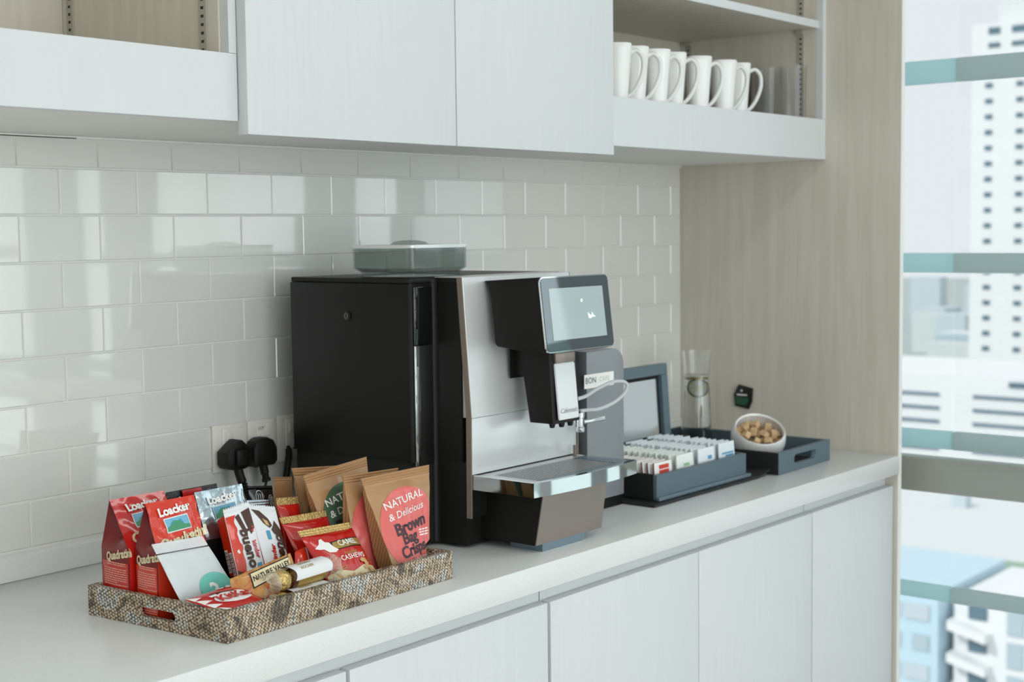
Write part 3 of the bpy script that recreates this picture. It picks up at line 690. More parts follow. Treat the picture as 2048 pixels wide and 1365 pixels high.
# ------------------------------------------------------------------ mat, tea box, sachets
MATW = bump(mat('black_woven_mat', S(34, 34, 35), .5), 500, .8, .002)
b = NB(); nx_, ny_ = 46, 18
def matz(u, v): return .0048+.0006*math.sin(u*40)+(.010*max(0, u-.88)/.12*max(0, .35-v)/.35)
T_ = [[b.verts.new((1.060+.462*i/nx_, -.512+.27*j/ny_, CT+matz(i/nx_, j/ny_))) for j in range(ny_+1)] for i in range(nx_+1)]
U_ = [[b.verts.new((1.060+.462*i/nx_, -.512+.27*j/ny_, CT+max(.0004, matz(i/nx_, j/ny_)-.0045))) for j in range(ny_+1)] for i in range(nx_+1)]
for L_ in (T_, U_):
    for i in range(nx_):
        for j in range(ny_): b.faces.new((L_[i][j], L_[i+1][j], L_[i+1][j+1], L_[i][j+1]))
for i in range(nx_):
    for j in (0, ny_): b.faces.new((T_[i][j], T_[i+1][j], U_[i+1][j], U_[i][j]))
for j in range(ny_):
    for i in (0, nx_): b.faces.new((T_[i][j], T_[i][j+1], U_[i][j+1], U_[i][j]))
tag(obj('counter_mat', b, MATW), 'thin black woven mat lying under the open tea box', 'mat')
TZ = CT+.0057
tb = thing('tea_box', (1.28, -.38, TZ), 'slate blue wooden tea box with its glazed lid propped open', 'box')
BX0, BX1, BY0, BY1, BZ = 1.102, 1.455, -.490, -.276, .957
obj('front_wall', box(BX0, BX1, BY0, BY0+.009, TZ, BZ, .0006, 1), SLATE, tb); obj('back_wall', box(BX0, BX1, BY1-.009, BY1, TZ, BZ, .0006, 1), SLATE, tb)
obj('side_wall', box(BX0, BX0+.009, BY0+.0092, BY1-.0092, TZ, BZ), LINING_SHADE, tb, False); obj('side_wall', box(BX1-.009, BX1, BY0+.0092, BY1-.0092, TZ, BZ), SLATE, tb, False)  # left side black, right slate: light difference put into the colours
obj('floor_board', box(BX0+.0095, BX1-.0095, BY0+.0095, BY1-.0095, TZ+.0002, TZ+.005), LINING_SHADE, tb, False)
cw = (BX1-BX0-.018)/4
for k in (1, 2, 3): obj('divider', box(BX0+.009+cw*k-.002, BX0+.009+cw*k+.002, BY0+.0095, BY1-.0095, TZ+.0052, .945), LINING_SHADE, tb, False)
obj('base_lip', box(BX0-.004, BX1+.006, BY0-.009, BY0-.0002, TZ, TZ+.007, .0006, 1), STEELBLUE, tb)
lid = obj('lid', None or prism([(BX0, .962), (BX1, .962), (BX1, 1.145), (BX0, 1.145)], 'y', -.285, -.2835), LINING_SHADE, tb, False)
def lean(o, deg=4):
    piv = Vector((0, -.28, .96))-worg(o.parent)
    o.data.transform(Matrix.Translation(piv) @ Matrix.Rotation(R(-deg), 4, 'X') @ Matrix.Translation(-piv))
lean(lid)
for nm, bb in (('lid_rail', box(BX0, BX1, -.297, -.2852, 1.1205, 1.145, .0006, 1)), ('lid_rail', box(BX0, BX1, -.297, -.2852, .962, .980, .0006, 1)), ('lid_stile', box(BX1-.024, BX1, -.297, -.2852, .9805, 1.120, .0006, 1)), ('lid_stile', box(BX0, BX0+.024, -.297, -.2852, .9805, 1.120, .0006, 1)),
               ('lid_glass', box(BX0+.03, BX1-.034, -.2875, -.2857, .985, 1.112))):
    o = obj(nm, bb, MIRROR if nm == 'lid_glass' else SLATE, lid)
    o.parent = lid; lean(o)
o = obj('lid_catch', disc_x(0, .001, 0, 0, .0035, 14), BLK, lid); o.data.transform(Matrix.Rotation(R(90), 4, 'Z')); o.location = Vector((BX1-.034, -.288, 1.133))-worg(tb)
o.data.transform(Matrix.Translation(worg(lid)))
o = obj('hinge', box(BX1-.012, BX1-.004, -.3035, -.2985, .9572, .968, .001), CHROME, tb)
sm = [bump(mat('sachet_%d' % i, c, .5), 90, .2, .001) for i, c in enumerate((S(240, 240, 238), S(234, 240, 236), S(232, 238, 242), S(228, 236, 242)))]
edge = [mat('sachet_edge_%d' % i, c, .5) for i, c in enumerate((S(150, 40, 34), S(50, 66, 60), S(70, 80, 84), S(60, 86, 110)))]
blues = mat('sachet_blue', S(92, 158, 196), .5); redl = mat('sachet_red', S(206, 62, 44), .5); grn = mat('sachet_green', S(150, 196, 150), .5)
lab = ['white sugar sachet with red edge in the tea box, stack nearest the cooler', 'white tea sachet with pale green print in the second tea box compartment', 'white tea sachet with pale blue print in the third tea box compartment', 'white and blue tea sachet in the tea box compartment nearest the sugar bowl']
rs = random.Random(11)
for k in range(4):
    xc = BX0+.009+cw*(k+.5); n_ = 15 if k else 13
    b = NB(); hw, hh = .0325, (.066, .071, .073, .075)[k]
    zz = TZ+.0056; A = []
    prof = [(-hw, 0), (hw, 0), (hw, hh*.55), (hw*.98, hh), (-hw*.98, hh), (-hw, hh*.55)]
    for d in (-.0036, -.0016, .0016, .0036):
        ins = .004 if abs(d) > .003 else 0
        A.append([b.verts.new((x-math.copysign(ins, x), d, z+(ins if z == 0 else -ins if z == hh else 0))) for x, z in prof])
    for a_, c_ in zip(A, A[1:]):
        for i in range(6):
            f = b.faces.new((a_[i], a_[(i+1) % 6], c_[(i+1) % 6], c_[i]))
    b.faces.new(A[0]); b.faces.new(A[-1][::-1])
    for f in b.faces:
        f.material_index = 1 if (k == 0 and abs(f.calc_center_median().y) < .001) else 0
    me = fin(b, 'tea_sachet', [sm[k], edge[k]], False)
    for j in range(n_):
        yc = BY0+.0165+j*.0128
        o = inst('tea_sachet', me, (xc+rs.uniform(-.002, .002), yc, zz), None, (R(rs.uniform(-10, -3)), 0, R(rs.uniform(-2, 2))))
        tag(o, lab[k], 'sachet', 'sachets standing in the tea box')
        if j == 0:
            o.rotation_euler = (R(-4), 0, 0); o.location.x = xc
            o['label'] = ['front white sugar sachet with red printed block in the tea box', 'front tea sachet with pale green print in the tea box', 'front tea sachet with pale blue print in the tea box', 'front tea sachet with blue swoosh band in the tea box'][k]
            ox, oy, oz = o.location
            s = Surf(lambda u, v, off=0, c=Vector(o.location), a=R(-4): c+Vector((u, -.0037*math.cos(a)-off-v*math.sin(a)*-1*-1*0+v*math.sin(-a)*-1*-1*0-.0002, v)), 1, 1, o)
            def PP(u, v, off=0, c=Vector(o.location)): return c+Matrix.Rotation(R(-4), 3, 'X') @ Vector((u, -.0037-off, v))
            def addp(bmf):
                q = obj('print', bmf, (redl, grn, blues, blues)[k], o, False); q.data.transform(Matrix.Rotation(R(4), 4, 'X')); return q
            def rectp(u0, u1, v0, v1):
                bb = NB(); bb.faces.new([bb.verts.new(PP(u, v, .0003)) for u, v in ((u0, v0), (u1, v0), (u1, v1), (u0, v1))]); return addp(bb)
            if k == 0: rectp(-.018, .018, .052, .0605); rectp(-.018, .018, .043, .050)
            if k == 1: rectp(-.010, .012, .046, .052)
            if k == 2: rectp(.002, .018, .048, .056)
            if k == 3: rectp(-.024, .024, .050, .054); rectp(-.010, .024, .044, .0485)

# ------------------------------------------------------------------ right tray with carafe, bowl, sugar
def handled_tray(name, label, Q, h, th, m, m_left, holes, floor_m, z0=CT):
    """Q: four plan corners in order front-left, front-right, back-right, back-left; holes: {wall index: (t0,t1,z0,z1)}"""
    t = thing(name, ((Q[0][0]+Q[2][0])/2, (Q[0][1]+Q[2][1])/2, z0), label, 'tray')
    Qv = [Vector((*q, 0)) for q in Q]; n = 4; inn = []
    for i in range(4):
        a, p, q = Qv[i-1], Qv[i], Qv[(i+1) % 4]; d1 = (p-a).normalized(); d2 = (q-p).normalized()
        nn1 = Vector((-d1.y, d1.x, 0)); nn2 = Vector((-d2.y, d2.x, 0)); bis = (nn1+nn2); inn.append(p+bis*(th/(1+nn1.dot(nn2))))
    for i in range(4):
        p, q, pi, qi = Qv[i], Qv[(i+1) % 4], inn[i], inn[(i+1) % 4]
        L = (q-p).length; b = NB()
        if i in holes:
            t0, t1, hz0, hz1 = holes[i]; r = (hz1-hz0)/2; hole = []
            for cx, s0 in ((t1*L-r, -90), (t0*L+r, 90)):
                for k in range(9): a = R(s0+180*k/8); hole.append((cx+r*math.cos(a), (hz0+hz1)/2+r*math.sin(a)))
        def pt(x, z, inside):
            f = x/L; base = (pi.lerp(qi, f) if inside else p.lerp(q, f)); return Vector((base.x, base.y, z0+z))
        outl = [(0, .0004), (L, .0004), (L, h), (0, h)]
        if i not in holes:
            A = [b.verts.new(pt(*c, False)) for c in outl]; B = [b.verts.new(pt(*c, True)) for c in outl]
            b.faces.new(A); b.faces.new(B[::-1])
            for k in range(4): b.faces.new((A[k], B[k], B[(k+1) % 4], A[(k+1) % 4]))
        else:
            OA = [b.verts.new(pt(*c, False)) for c in outl]; OB = [b.verts.new(pt(*c, True)) for c in outl]
            HA = [b.verts.new(pt(*c, False)) for c in hole]; HB = [b.verts.new(pt(*c, True)) for c in hole]
            for k in range(4): b.faces.new((OA[k], OB[k], OB[(k+1) % 4], OA[(k+1) % 4]))
            nh = len(hole)
            for k in range(nh): b.faces.new((HA[k], HA[(k+1) % nh], HB[(k+1) % nh], HB[k]))
            for O_, H_ in ((OA, HA), (OB, HB)):
                # hole order: right arc bottom->top (0..8), left arc top->bottom (9..17)
                b.faces.new([O_[0], O_[1]]+[H_[0], H_[17]]); b.faces.new([O_[1], O_[2]]+[H_[k] for k in range(8, -1, -1)])
                b.faces.new([O_[2], O_[3], H_[9], H_[8]]); b.faces.new([O_[3], O_[0]]+[H_[k] for k in range(17, 8, -1)])
        obj('wall', b, m_left if i == 3 else m, t, False)  # left wall takes the darker material, its shaded side painted in
    b = NB(); A = [b.verts.new((v.x, v.y, z0+.0006)) for v in inn]; B = [b.verts.new((v.x, v.y, z0+.005)) for v in inn]
    b.faces.new(A); b.faces.new(B[::-1])
    for k in range(4): b.faces.new((A[k], B[k], B[(k+1) % 4], A[(k+1) % 4]))
    obj('tray_floor', b, floor_m, t, False)
    return t
handled_tray('serving_tray', 'slate blue wooden serving tray with cut-out handle holding the carafe and sugar bowl', [(1.531, -.528), (1.789, -.5225), (1.789, -.108), (1.531, -.108)], .0495, .010, SLATE, LINING_SHADE, {0: (.29, .72, .016, .037), 2: (.29, .72, .016, .037)}, LINING_SHADE)
TF = CT+.0052
car = thing('carafe', (1.732, -.190, TF), 'clear glass water carafe with flared neck and lemon slices inside', 'carafe')
cx, cy = 1.732, -.190
obj('vessel', lathe([(0, 0), (.037, 0), (.0395, .003), (.0385, .04), (.035, .10), (.0315, .165), (.031, .185), (.0325, .205), (.0365, .242), (.0368, .244), (.0355, .244), (.0312, .205), (.0297, .185), (.0302, .165), (.0337, .10), (.0370, .04), (.0378, .008), (.03, .006), (0, .006)], (cx, cy, TF), 40), CLEAR, car)
obj('water', lathe([(0, .0064), (.0375, .0084), (.0367, .04), (.0334, .10), (.0299, .165), (.0294, .185), (0, .185)], (cx, cy, TF), 40), WATER, car)
def slice_(c, nrm, r, rind):
    q = Vector(nrm).to_track_quat('Z', 'Y').to_matrix().to_4x4(); q.translation = Vector(c)
    b = lathe([(0, -.0022), (r*.9, -.0022), (r*.9, .0022), (0, .0022)], (0, 0, 0), 24); b.transform(q)
    o = obj('citrus_slice', b, LEMON)
    b = lathe([(r*.905, -.0025), (r, -.002), (r, .002), (r*.905, .0025), (r*.905, -.0025)], (0, 0, 0), 24); b.transform(q); o2 = obj('rind', b, rind, o)
    b = NB()
    for k in range(8):
        a = 2*math.pi*(k+.5)/8; q0 = [(r*.18*math.cos(a), r*.18*math.sin(a)), (r*.8*math.cos(a-.3), r*.8*math.sin(a-.3)), (r*.8*math.cos(a+.3), r*.8*math.sin(a+.3))]
        b.faces.new([b.verts.new((*p, .0024)) for p in q0])
    b.transform(q); obj('segments', b, PAPERW, o, False)
    return o
vd = Vector((-.72, -.62, .12))
tag(slice_((cx-.004, cy-.006, TF+.152), (-.70, -.68, .35), .0235, LIMER), 'round lime slice with dark green rind floating in the water carafe', 'lime slice')
tag(slice_((cx+.002, cy+.004, TF+.1755), (.1, .1, 1), .0255, LEMONR), 'round lemon slice with yellow rind floating at the top of the carafe', 'lemon slice')
# sugar bowl: sphere cut by a slanted plane
bc = Vector((1.640, -.415, TF+.058)); br = .0640
tilt = Matrix.Rotation(R(33), 3, Vector((.70, -.71, 0)).cross(Vector((0, 0, 1))).normalized())
ax = Vector((-.40, -.44, 1.0)).normalized()
qb = ax.to_track_quat('Z', 'Y').to_matrix()
prof = []
for i in range(0, 19):
    a = R(180-i*(180-68)/18); prof.append((br*math.sin(a), br*math.cos(a)))
prof += [(br*math.sin(R(66.5))-.0015, br*math.cos(R(66.5))+.0008)]
for i in range(0, 16):
    a = R(68+i*(180-68)/15); rr = br-.0055; prof.append((rr*math.sin(a), rr*math.cos(a)))
b = lathe([(max(0, r), z) for r, z in prof], (0, 0, 0), 44)
for v in b.verts:
    v.co = qb @ v.co + bc
    if v.co.z < TF+.0005: v.co.z = TF+.0005
tag(obj('sugar_bowl', b, PORC, None, True, 50), 'white round bowl with slanted opening filled with sugar cubes', 'bowl')
cub = fin(box(-.0086, .0086, -.0082, .0082, -.0066, .0066, .0008, 1), 'sugar_cube', SUGAR, False)
e1 = ax.cross(Vector((0, 0, 1))).normalized(); e2 = ax.cross(e1)
rq = random.Random(5); k = 0
for lay, (d, rad, num) in enumerate(((-.018, .040, 11), (-.002, .046, 13), (.0125, .034, 9))):
    for i in range(num):
        a = 2*math.pi*i/max(1, num-2)+lay; r_ = rad*(1 if i < num-2 else .38); 
        if i >= num-2: a = math.pi*(i-num)+lay*1.3
        p = bc+ax*(d+rq.uniform(-.002, .002))+(e1*math.cos(a)+e2*math.sin(a))*r_
        o = inst('sugar_cube', cub, p, None, (rq.uniform(0, 3), rq.uniform(0, 3), rq.uniform(0, 3)))
        tag(o, 'pale brown sugar cube heaped in the slanted white bowl', 'sugar cube', 'brown sugar cubes in the bowl')
tag(obj('paper_napkin', box(1.732, 1.766, -.365, -.33, TF+.0001, TF+.0022), PAPERW), 'small folded white paper napkin lying in the slate tray', 'napkin')
pk = thing('label_holder', (1.9485, -.198, .985), 'small black square tag with green label stuck on the wood-grain panel', 'tag')
DG = mat('tag_green', S(40, 88, 58), .4)
obj('backing', prism([(-.176, .990), (-.215, .984), (-.224, 1.004), (-.226, 1.038), (-.186, 1.046), (-.172, 1.020)], 'x', 1.941, 1.9487, bev=.001), BLK, pk)
s = planar((1.9409, -.198, 1.013), (0, -1, 0), (0, 0, 1), pk, Vector((-1, 0, 0)))
s.shape([(-.018, -.018), (.010, -.020), (.019, -.008), (.018, .000), (-.020, .002)], DG, .0003, 'green_label'); s.rect(-.016, .014, .005, .009, PAPERW, .0003, 'white_strip'); s.ell(-.002, .018, .003, .003, PAPERW, .0003, 'dot')

# ------------------------------------------------------------------ snack tray
handled_tray('snack_tray', 'snakeskin-patterned vinyl tray with cut-out handles full of snacks', [(-.062, -.571), (.393, -.572), (.388, -.289), (-.086, -.289)], .0445, .0095, SNAKE, SNAKE, {3: (.36, .645, .0145, .0285), 1: (.36, .645, .0145, .0285)}, LINING_SHADE)

def V(*a): return Vector(a)
def bag(name, label, cat, Q, kind, t, mats, group=None, wr=.0012, seed=0, sealT=.07, sealB=.0, sealL=0., crimp=.0004, nu=30, nv=40, t_top=.002):
    """flexible pack. Q = BL, BR, TR, TL of the front face. kinds: pillow (thickness both ways), wedge (flat front, body grows behind from a thin top seal),
    block (constant thickness behind). mats = [front, body, top seal]"""
    BL, BR, TR, TL = [V(*q) for q in Q]
    U_ = ((BR-BL)+(TR-TL)).normalized(); Vv = ((TL-BL)+(TR-BR)).normalized(); N = U_.cross(Vv).normalized()
    if N.y > 0: N = -N
    W = ((BR-BL).length+(TR-TL).length)/2; H = ((TL-BL).length+(TR-BR).length)/2
    def base(u, v): return BL.lerp(BR, u).lerp(TL.lerp(TR, u), v)
    def mask(u, v):
        vt = max(0., min(1., (1-sealT-v)/.10)) if sealT else 1.; vb = max(0., min(1., (v-sealB)/.08)) if sealB else 1.
        ue = 1. if not sealL else max(0., min(1., (min(u, 1-u)-sealL)/.08))
        return vt*vb*ue
    def wrk(u, v):
        if not wr: return 0
        n1 = noise.noise(V(u*W*38+seed*3.1, v*H*26, seed*1.7)); n2 = noise.noise(V(u*W*90+seed, v*H*70, seed*4.4))
        return wr*(n1*1.1+n2*.5)*mask(u, v)
    def prof(u, v):
        eu = max(0., 1-abs(2*u-1)**2.4)**.6
        v0, v1 = sealB, 1-sealT; vv = max(0., min(1., (v-v0)/(v1-v0))); ev = max(0., 1-abs(2*vv-1)**2.6)**.6
        if sealL:
            uu = max(0., min(1., (u-sealL)/(1-2*sealL))); eu = max(0., 1-abs(2*uu-1)**3)**.55
            ev = max(0., 1-abs(2*v-1)**2.2)**.6
        return eu*ev
    def cr(u, v):
        if v > 1-sealT and sealT: return crimp*math.sin(v*H*2*math.pi/.0042)
        if v < sealB: return crimp*math.sin(v*H*2*math.pi/.0042)
        if sealL and min(u, 1-u) < sealL: return crimp*math.sin(u*W*2*math.pi/.0036)
        return 0
    def front(u, v, off=0):
        p = base(u, v)
        if kind == 'pillow': d = t/2*prof(u, v)
        elif kind == 'wedge': d = .006*max(0, 1-abs(2*u-1)**2)*(mask(u, v))
        else: d = .0025*prof(u, v)
        return p+N*(d+wrk(u, v)+cr(u, v)+off)
    def back(u, v):
        p = base(u, v)
        if kind == 'pillow': d = t/2*prof(u, v)
        elif kind == 'wedge':
            vv = max(0., 1-sealT-v)/(1-sealT); d = t_top+(t-t_top)*min(1, vv*1.5)**.75
            # sides tuck in slightly
            p = p+U_*W*(.5-u)*.06*min(1, vv*2)
        else: d = t*(1 if v < 1-sealT and v > sealB else 0)+.0006
        return p-N*(d-wrk(1-u, v)*.6)+N*cr(u, v)
    f0_, b0_ = front, back
    def clampp(p):
        if p.z < .9550:
            p.x = min(p.x, .3760); p.y = max(min(p.y, -.3005), -.5590)
        p.z = max(p.z, .9062); return p
    def front(u, v, off=0): return clampp(f0_(u, v, off))
    def back(u, v): return clampp(b0_(u, v))
    b = NB(); uv = b.loops.layers.uv.new('UVMap')
    def row(n, fine): return [i/n for i in range(n+1)]
    us = row(nu, 0); vs_ = row(nv, 0)
    if sealT: vs_ = [v for v in vs_ if v < 1-sealT]+[1-sealT+sealT*i/14 for i in range(15)]
    if sealB: vs_ = [sealB*i/12 for i in range(12)]+[v for v in vs_ if v >= sealB]
    if sealL: us = [sealL*i/10 for i in range(10)]+[u for u in us if sealL <= u <= 1-sealL]+[1-sealL+sealL*(i+1)/10 for i in range(10)]
    F_ = [[b.verts.new(front(u, v)) for v in vs_] for u in us]; K_ = [[b.verts.new(back(u, v)) for v in vs_] for u in us]
    nU, nV = len(us)-1, len(vs_)-1
    for G, mi in ((F_, 0), (K_, 1)):
        for i in range(nU):
            for j in range(nV):
                f = b.faces.new((G[i][j], G[i+1][j], G[i+1][j+1], G[i][j+1]))
                sealf = (sealT and vs_[j] >= 1-sealT-1e-6) or (sealB and vs_[j+1] <= sealB+1e-6) or (sealL and (us[i+1] <= sealL+1e-6 or us[i] >= 1-sealL-1e-6))
                f.material_index = 2 if (sealf and len(mats) > 2) else mi
    for i in range(nU):
        for j in (0, nV): f = b.faces.new((F_[i][j], F_[i+1][j], K_[i+1][j], K_[i][j])); f.material_index = 1
    for j in range(nV):
        for i in (0, nU): f = b.faces.new((F_[i][j], F_[i][j+1], K_[i][j+1], K_[i][j])); f.material_index = 1
    bmesh.ops.remove_doubles(b, verts=b.verts[:], dist=1e-5)
    ctr = (BL+BR)/2
    root = thing(name, (ctr.x, ctr.y, min(BL.z, BR.z)), label, cat, group)
    body = obj('packet', b, mats, root, True, 50)
    s = Surf(front, W, H, root); s.N, s.U, s.V, s.back = N, U_, Vv, back
    return s

KRLIST = [KRAFT, KRAFT, KRAFT]
def crisps(Q, t, label, oval, words, seed, full):
    s = bag('crisp_bag', label, 'crisps', Q, 'wedge', t, KRLIST, 'kraft crisp bags in the tray', .0019, seed, sealT=.09, crimp=.0007)
    pts = [(.52+.52*math.cos(a)*(1+.06*math.sin(2*a)), .44+.40*math.sin(a)) for a in [2*math.pi*i/36 for i in range(36)]]
    pts = [(min(.985, u), max(.02, v)) for u, v in pts]
    s.shape(pts, oval, .0006, 'oval_print')
    if words:
        s.text('NATURAL', .50, .715, .0175, WHT, rot=9, bold=.0002, off=.0013, stretch=1.0)
        s.text('& Delicious', .51, .600, .0165, WHT, rot=9, bold=.0001, off=.0013, shear=.15)
        s.text('Brown', .56, .470, .0270, CHARP, rot=9, bold=.0010, off=.0013)
        if full:
            s.text('Bag', .50, .355, .0260, CHARP, rot=6, bold=.0008, off=.0013)
            s.text('Crisps', .56, .240, .0265, CHARP, rot=7, bold=.0009, off=.0013)
            s.text('~Cooked in Surrey~', .56, .140, .0105, WHT, rot=6, shear=.3, off=.0013)
            s.lines([(.405, .72, .95), (.380, .72, .95), (.355, .72, .93)], WHT, .0012, .0022, seed=4)
    return s
crisps([(.270, -.405, .912), (.345, -.405, .912), (.3778, -.360, 1.0649), (.2496, -.360, 1.0766)], .026, 'brown kraft crisp bag behind the green-ovalled one, only its top showing', GREENP, False, 2, False)
crisps([(.268, -.448, .912), (.348, -.448, .912), (.3770, -.400, 1.0821), (.2363, -.400, 1.0704)], .028, 'brown kraft crisp bag printed with a dark green oval', GREENP, True, 5, False)
crisps([(.268, -.486, .912), (.350, -.486, .912), (.3945, -.455, 1.0665), (.2700, -.455, 1.0705)], .026, 'kraft crisp bag with coral oval squeezed behind the front crisp bag', PEACH, False, 8, False)
crisps([(.300, -.541, .911), (.373, -.541, .911), (.4395, -.482, 1.0685), (.2820, -.482, 1.0680)], .034, 'kraft crisp bag with large coral oval at the end of the snack tray', PEACH, True, 11, True)

# cashew packets
def cashew(Q, label, t, seed, full):
    s = bag('cashew_packet', label, 'nuts', Q, 'pillow', t, [RED, RED, GOLD], 'red cashew packets in the tray', .0012, seed, sealT=.09, sealB=.03)
    if full:
        bl = [(.02, .30), (.25, .33), (.5, .27), (.75, .33), (.98, .30), (.985, .04), (.015, .04)]
        s.shape(bl, CREAM, .0006, 'window_print')
        rn = random.Random(2)
        for i in range(13):
            u, v, a = .10+.8*rn.random(), .06+.2*rn.random(), rn.uniform(0, 6.28)
            arc = [(u+.085*math.cos(a+q)*1.0, v+.055*math.sin(a+q)) for q in [i*.45 for i in range(8)]]+[(u+.035*math.cos(a+q), v+.022*math.sin(a+q)) for q in [i*.45 for i in range(7, -1, -1)]]
            s.shape(arc, CASHEW, .0009+.00012*i, 'nut_print')
        s.shape([(.30, .60), (.96, .62), (.99, .76), (.36, .735)], BLK, .0007, 'name_panel'); s.shape([(.33, .615), (.95, .635), (.97, .745), (.385, .722)], GOLDP, .0010, 'name_panel')
        s.text('CAMEL', .640, .680, .0135, WHT, bold=.0002, stretch=.9, off=.0034)
        s.shape([(.06, .69), (.15, .735), (.20, .80), (.25, .81), (.27, .75), (.33, .73), (.36, .66), (.42, .60), (.34, .575), (.25, .59), (.19, .65), (.12, .66)], WHT, .0012, 'camel_emblem')
        s.text('roasted', .60, .535, .0085, GOLDP, shear=.3, off=.0013); s.text('CASHEWS', .60, .465, .0112, WHT, bold=.0001, spacing=1.08, stretch=.92, off=.0030)
        s.shape([(.70, .40), (.76, .43), (.84, .41), (.87, .34), (.82, .27), (.74, .26), (.70, .30), (.77, .31), (.78, .36), (.73, .37)], CASHEW, .0016, 'nut_print')
        s.lines([(.385, .88, .98), (.355, .88, .98), (.36, .2, .42), (.33, .2, .42)], GOLDP, .0012, .0011)
    return s
cashew([(.190, -.412, .912), (.240, -.412, .912), (.246, -.375, 1.0330), (.2015, -.375, 1.0372)], 'dark red cashew packet with ribbed gold top, hindmost of the three', .016, 3, False)
cashew([(.186, -.470, .912), (.258, -.470, .912), (.2600, -.424, 1.0143), (.1640, -.424, 1.0174)], 'red cashew packet with folded gold seal between the two other cashew packets', .020, 6, False)
cashew([(.166, -.545, .911), (.262, -.545, .911), (.2584, -.478, 1.0017), (.1517, -.478, 1.0059)], 'red cashew packet with its nut picture facing out, foremost of the three', .024, 9, True)
# blue and black packs at the back
s = bag('biscuit_packet', 'navy blue foil packet with a silvery top seal at the tray back', 'packet', [(.144, -.395, .912), (.186, -.395, .912), (.197, -.362, 1.0345), (.1530, -.362, 1.0395)], 'pillow', .014, [NAVY, NAVY, SILV], None, .0009, 12, sealT=.08)
s.shape([(.5, .80), (.8, .84), (.9, .78), (.6, .74)], RED, .0008, 'red_print')
s = bag('tea_pouch', 'black pouch with white line drawings at the back of the snack tray', 'pouch', [(.203, -.340, .912), (.236, -.340, .912), (.2440, -.318, 1.0450), (.1930, -.318, 1.0515)], 'pillow', .016, [BLKFOIL, BLKFOIL], None, .0009, 14, sealT=.03)
for cu, cv, r_ in ((.35, .86, .2), (.8, .82, .16)):
    ring = [(cu+r_*math.cos(a)*.8, cv+r_*.45*math.sin(a)) for a in [i*.35 for i in range(18)]]
    for k in range(0, 17): 
        a, c = ring[k], ring[k+1]; 
        if k % 1 == 0: s.shape([a, c, (c[0]*.93+cu*.07, c[1]*.93+cv*.07), (a[0]*.93+cu*.07, a[1]*.93+cv*.07)], PAPERW, .0007, 'line_drawing')
    for k in (-.4, 0, .4): s.shape([(cu+r_*k-.01, cv-.05), (cu+r_*k+.01, cv-.05), (cu+r_*k+.03, cv+.05), (cu+r_*k+.01, cv+.05)], PAPERW, .0007, 'line_drawing')
bag('paper_pouch', 'small kraft paper pouch poking up behind the black pouch', 'pouch', [(.252, -.306, .912), (.300, -.306, .912), (.300, -.303, 1.0500), (.260, -.303, 1.0545)], 'pillow', .008, [KRAFT, KRAFT], None, .001, 15, sealT=.05)
# orange bar with white crimped edge
s = bag('chocolate_bar', 'small orange-red wrapped bar with a white crimped edge beside the cashews', 'bar', [(.114, -.512, .912), (.156, -.512, .912), (.1661, -.482, .9830), (.1420, -.482, .9765)], 'pillow', .012, [ORED, ORED], None, .0008, 16, sealT=.02)
s.shape([(.82, .05), (.99, .05), (.99, .97), (.80, .97)], WPACK, .0006, 'white_edge')

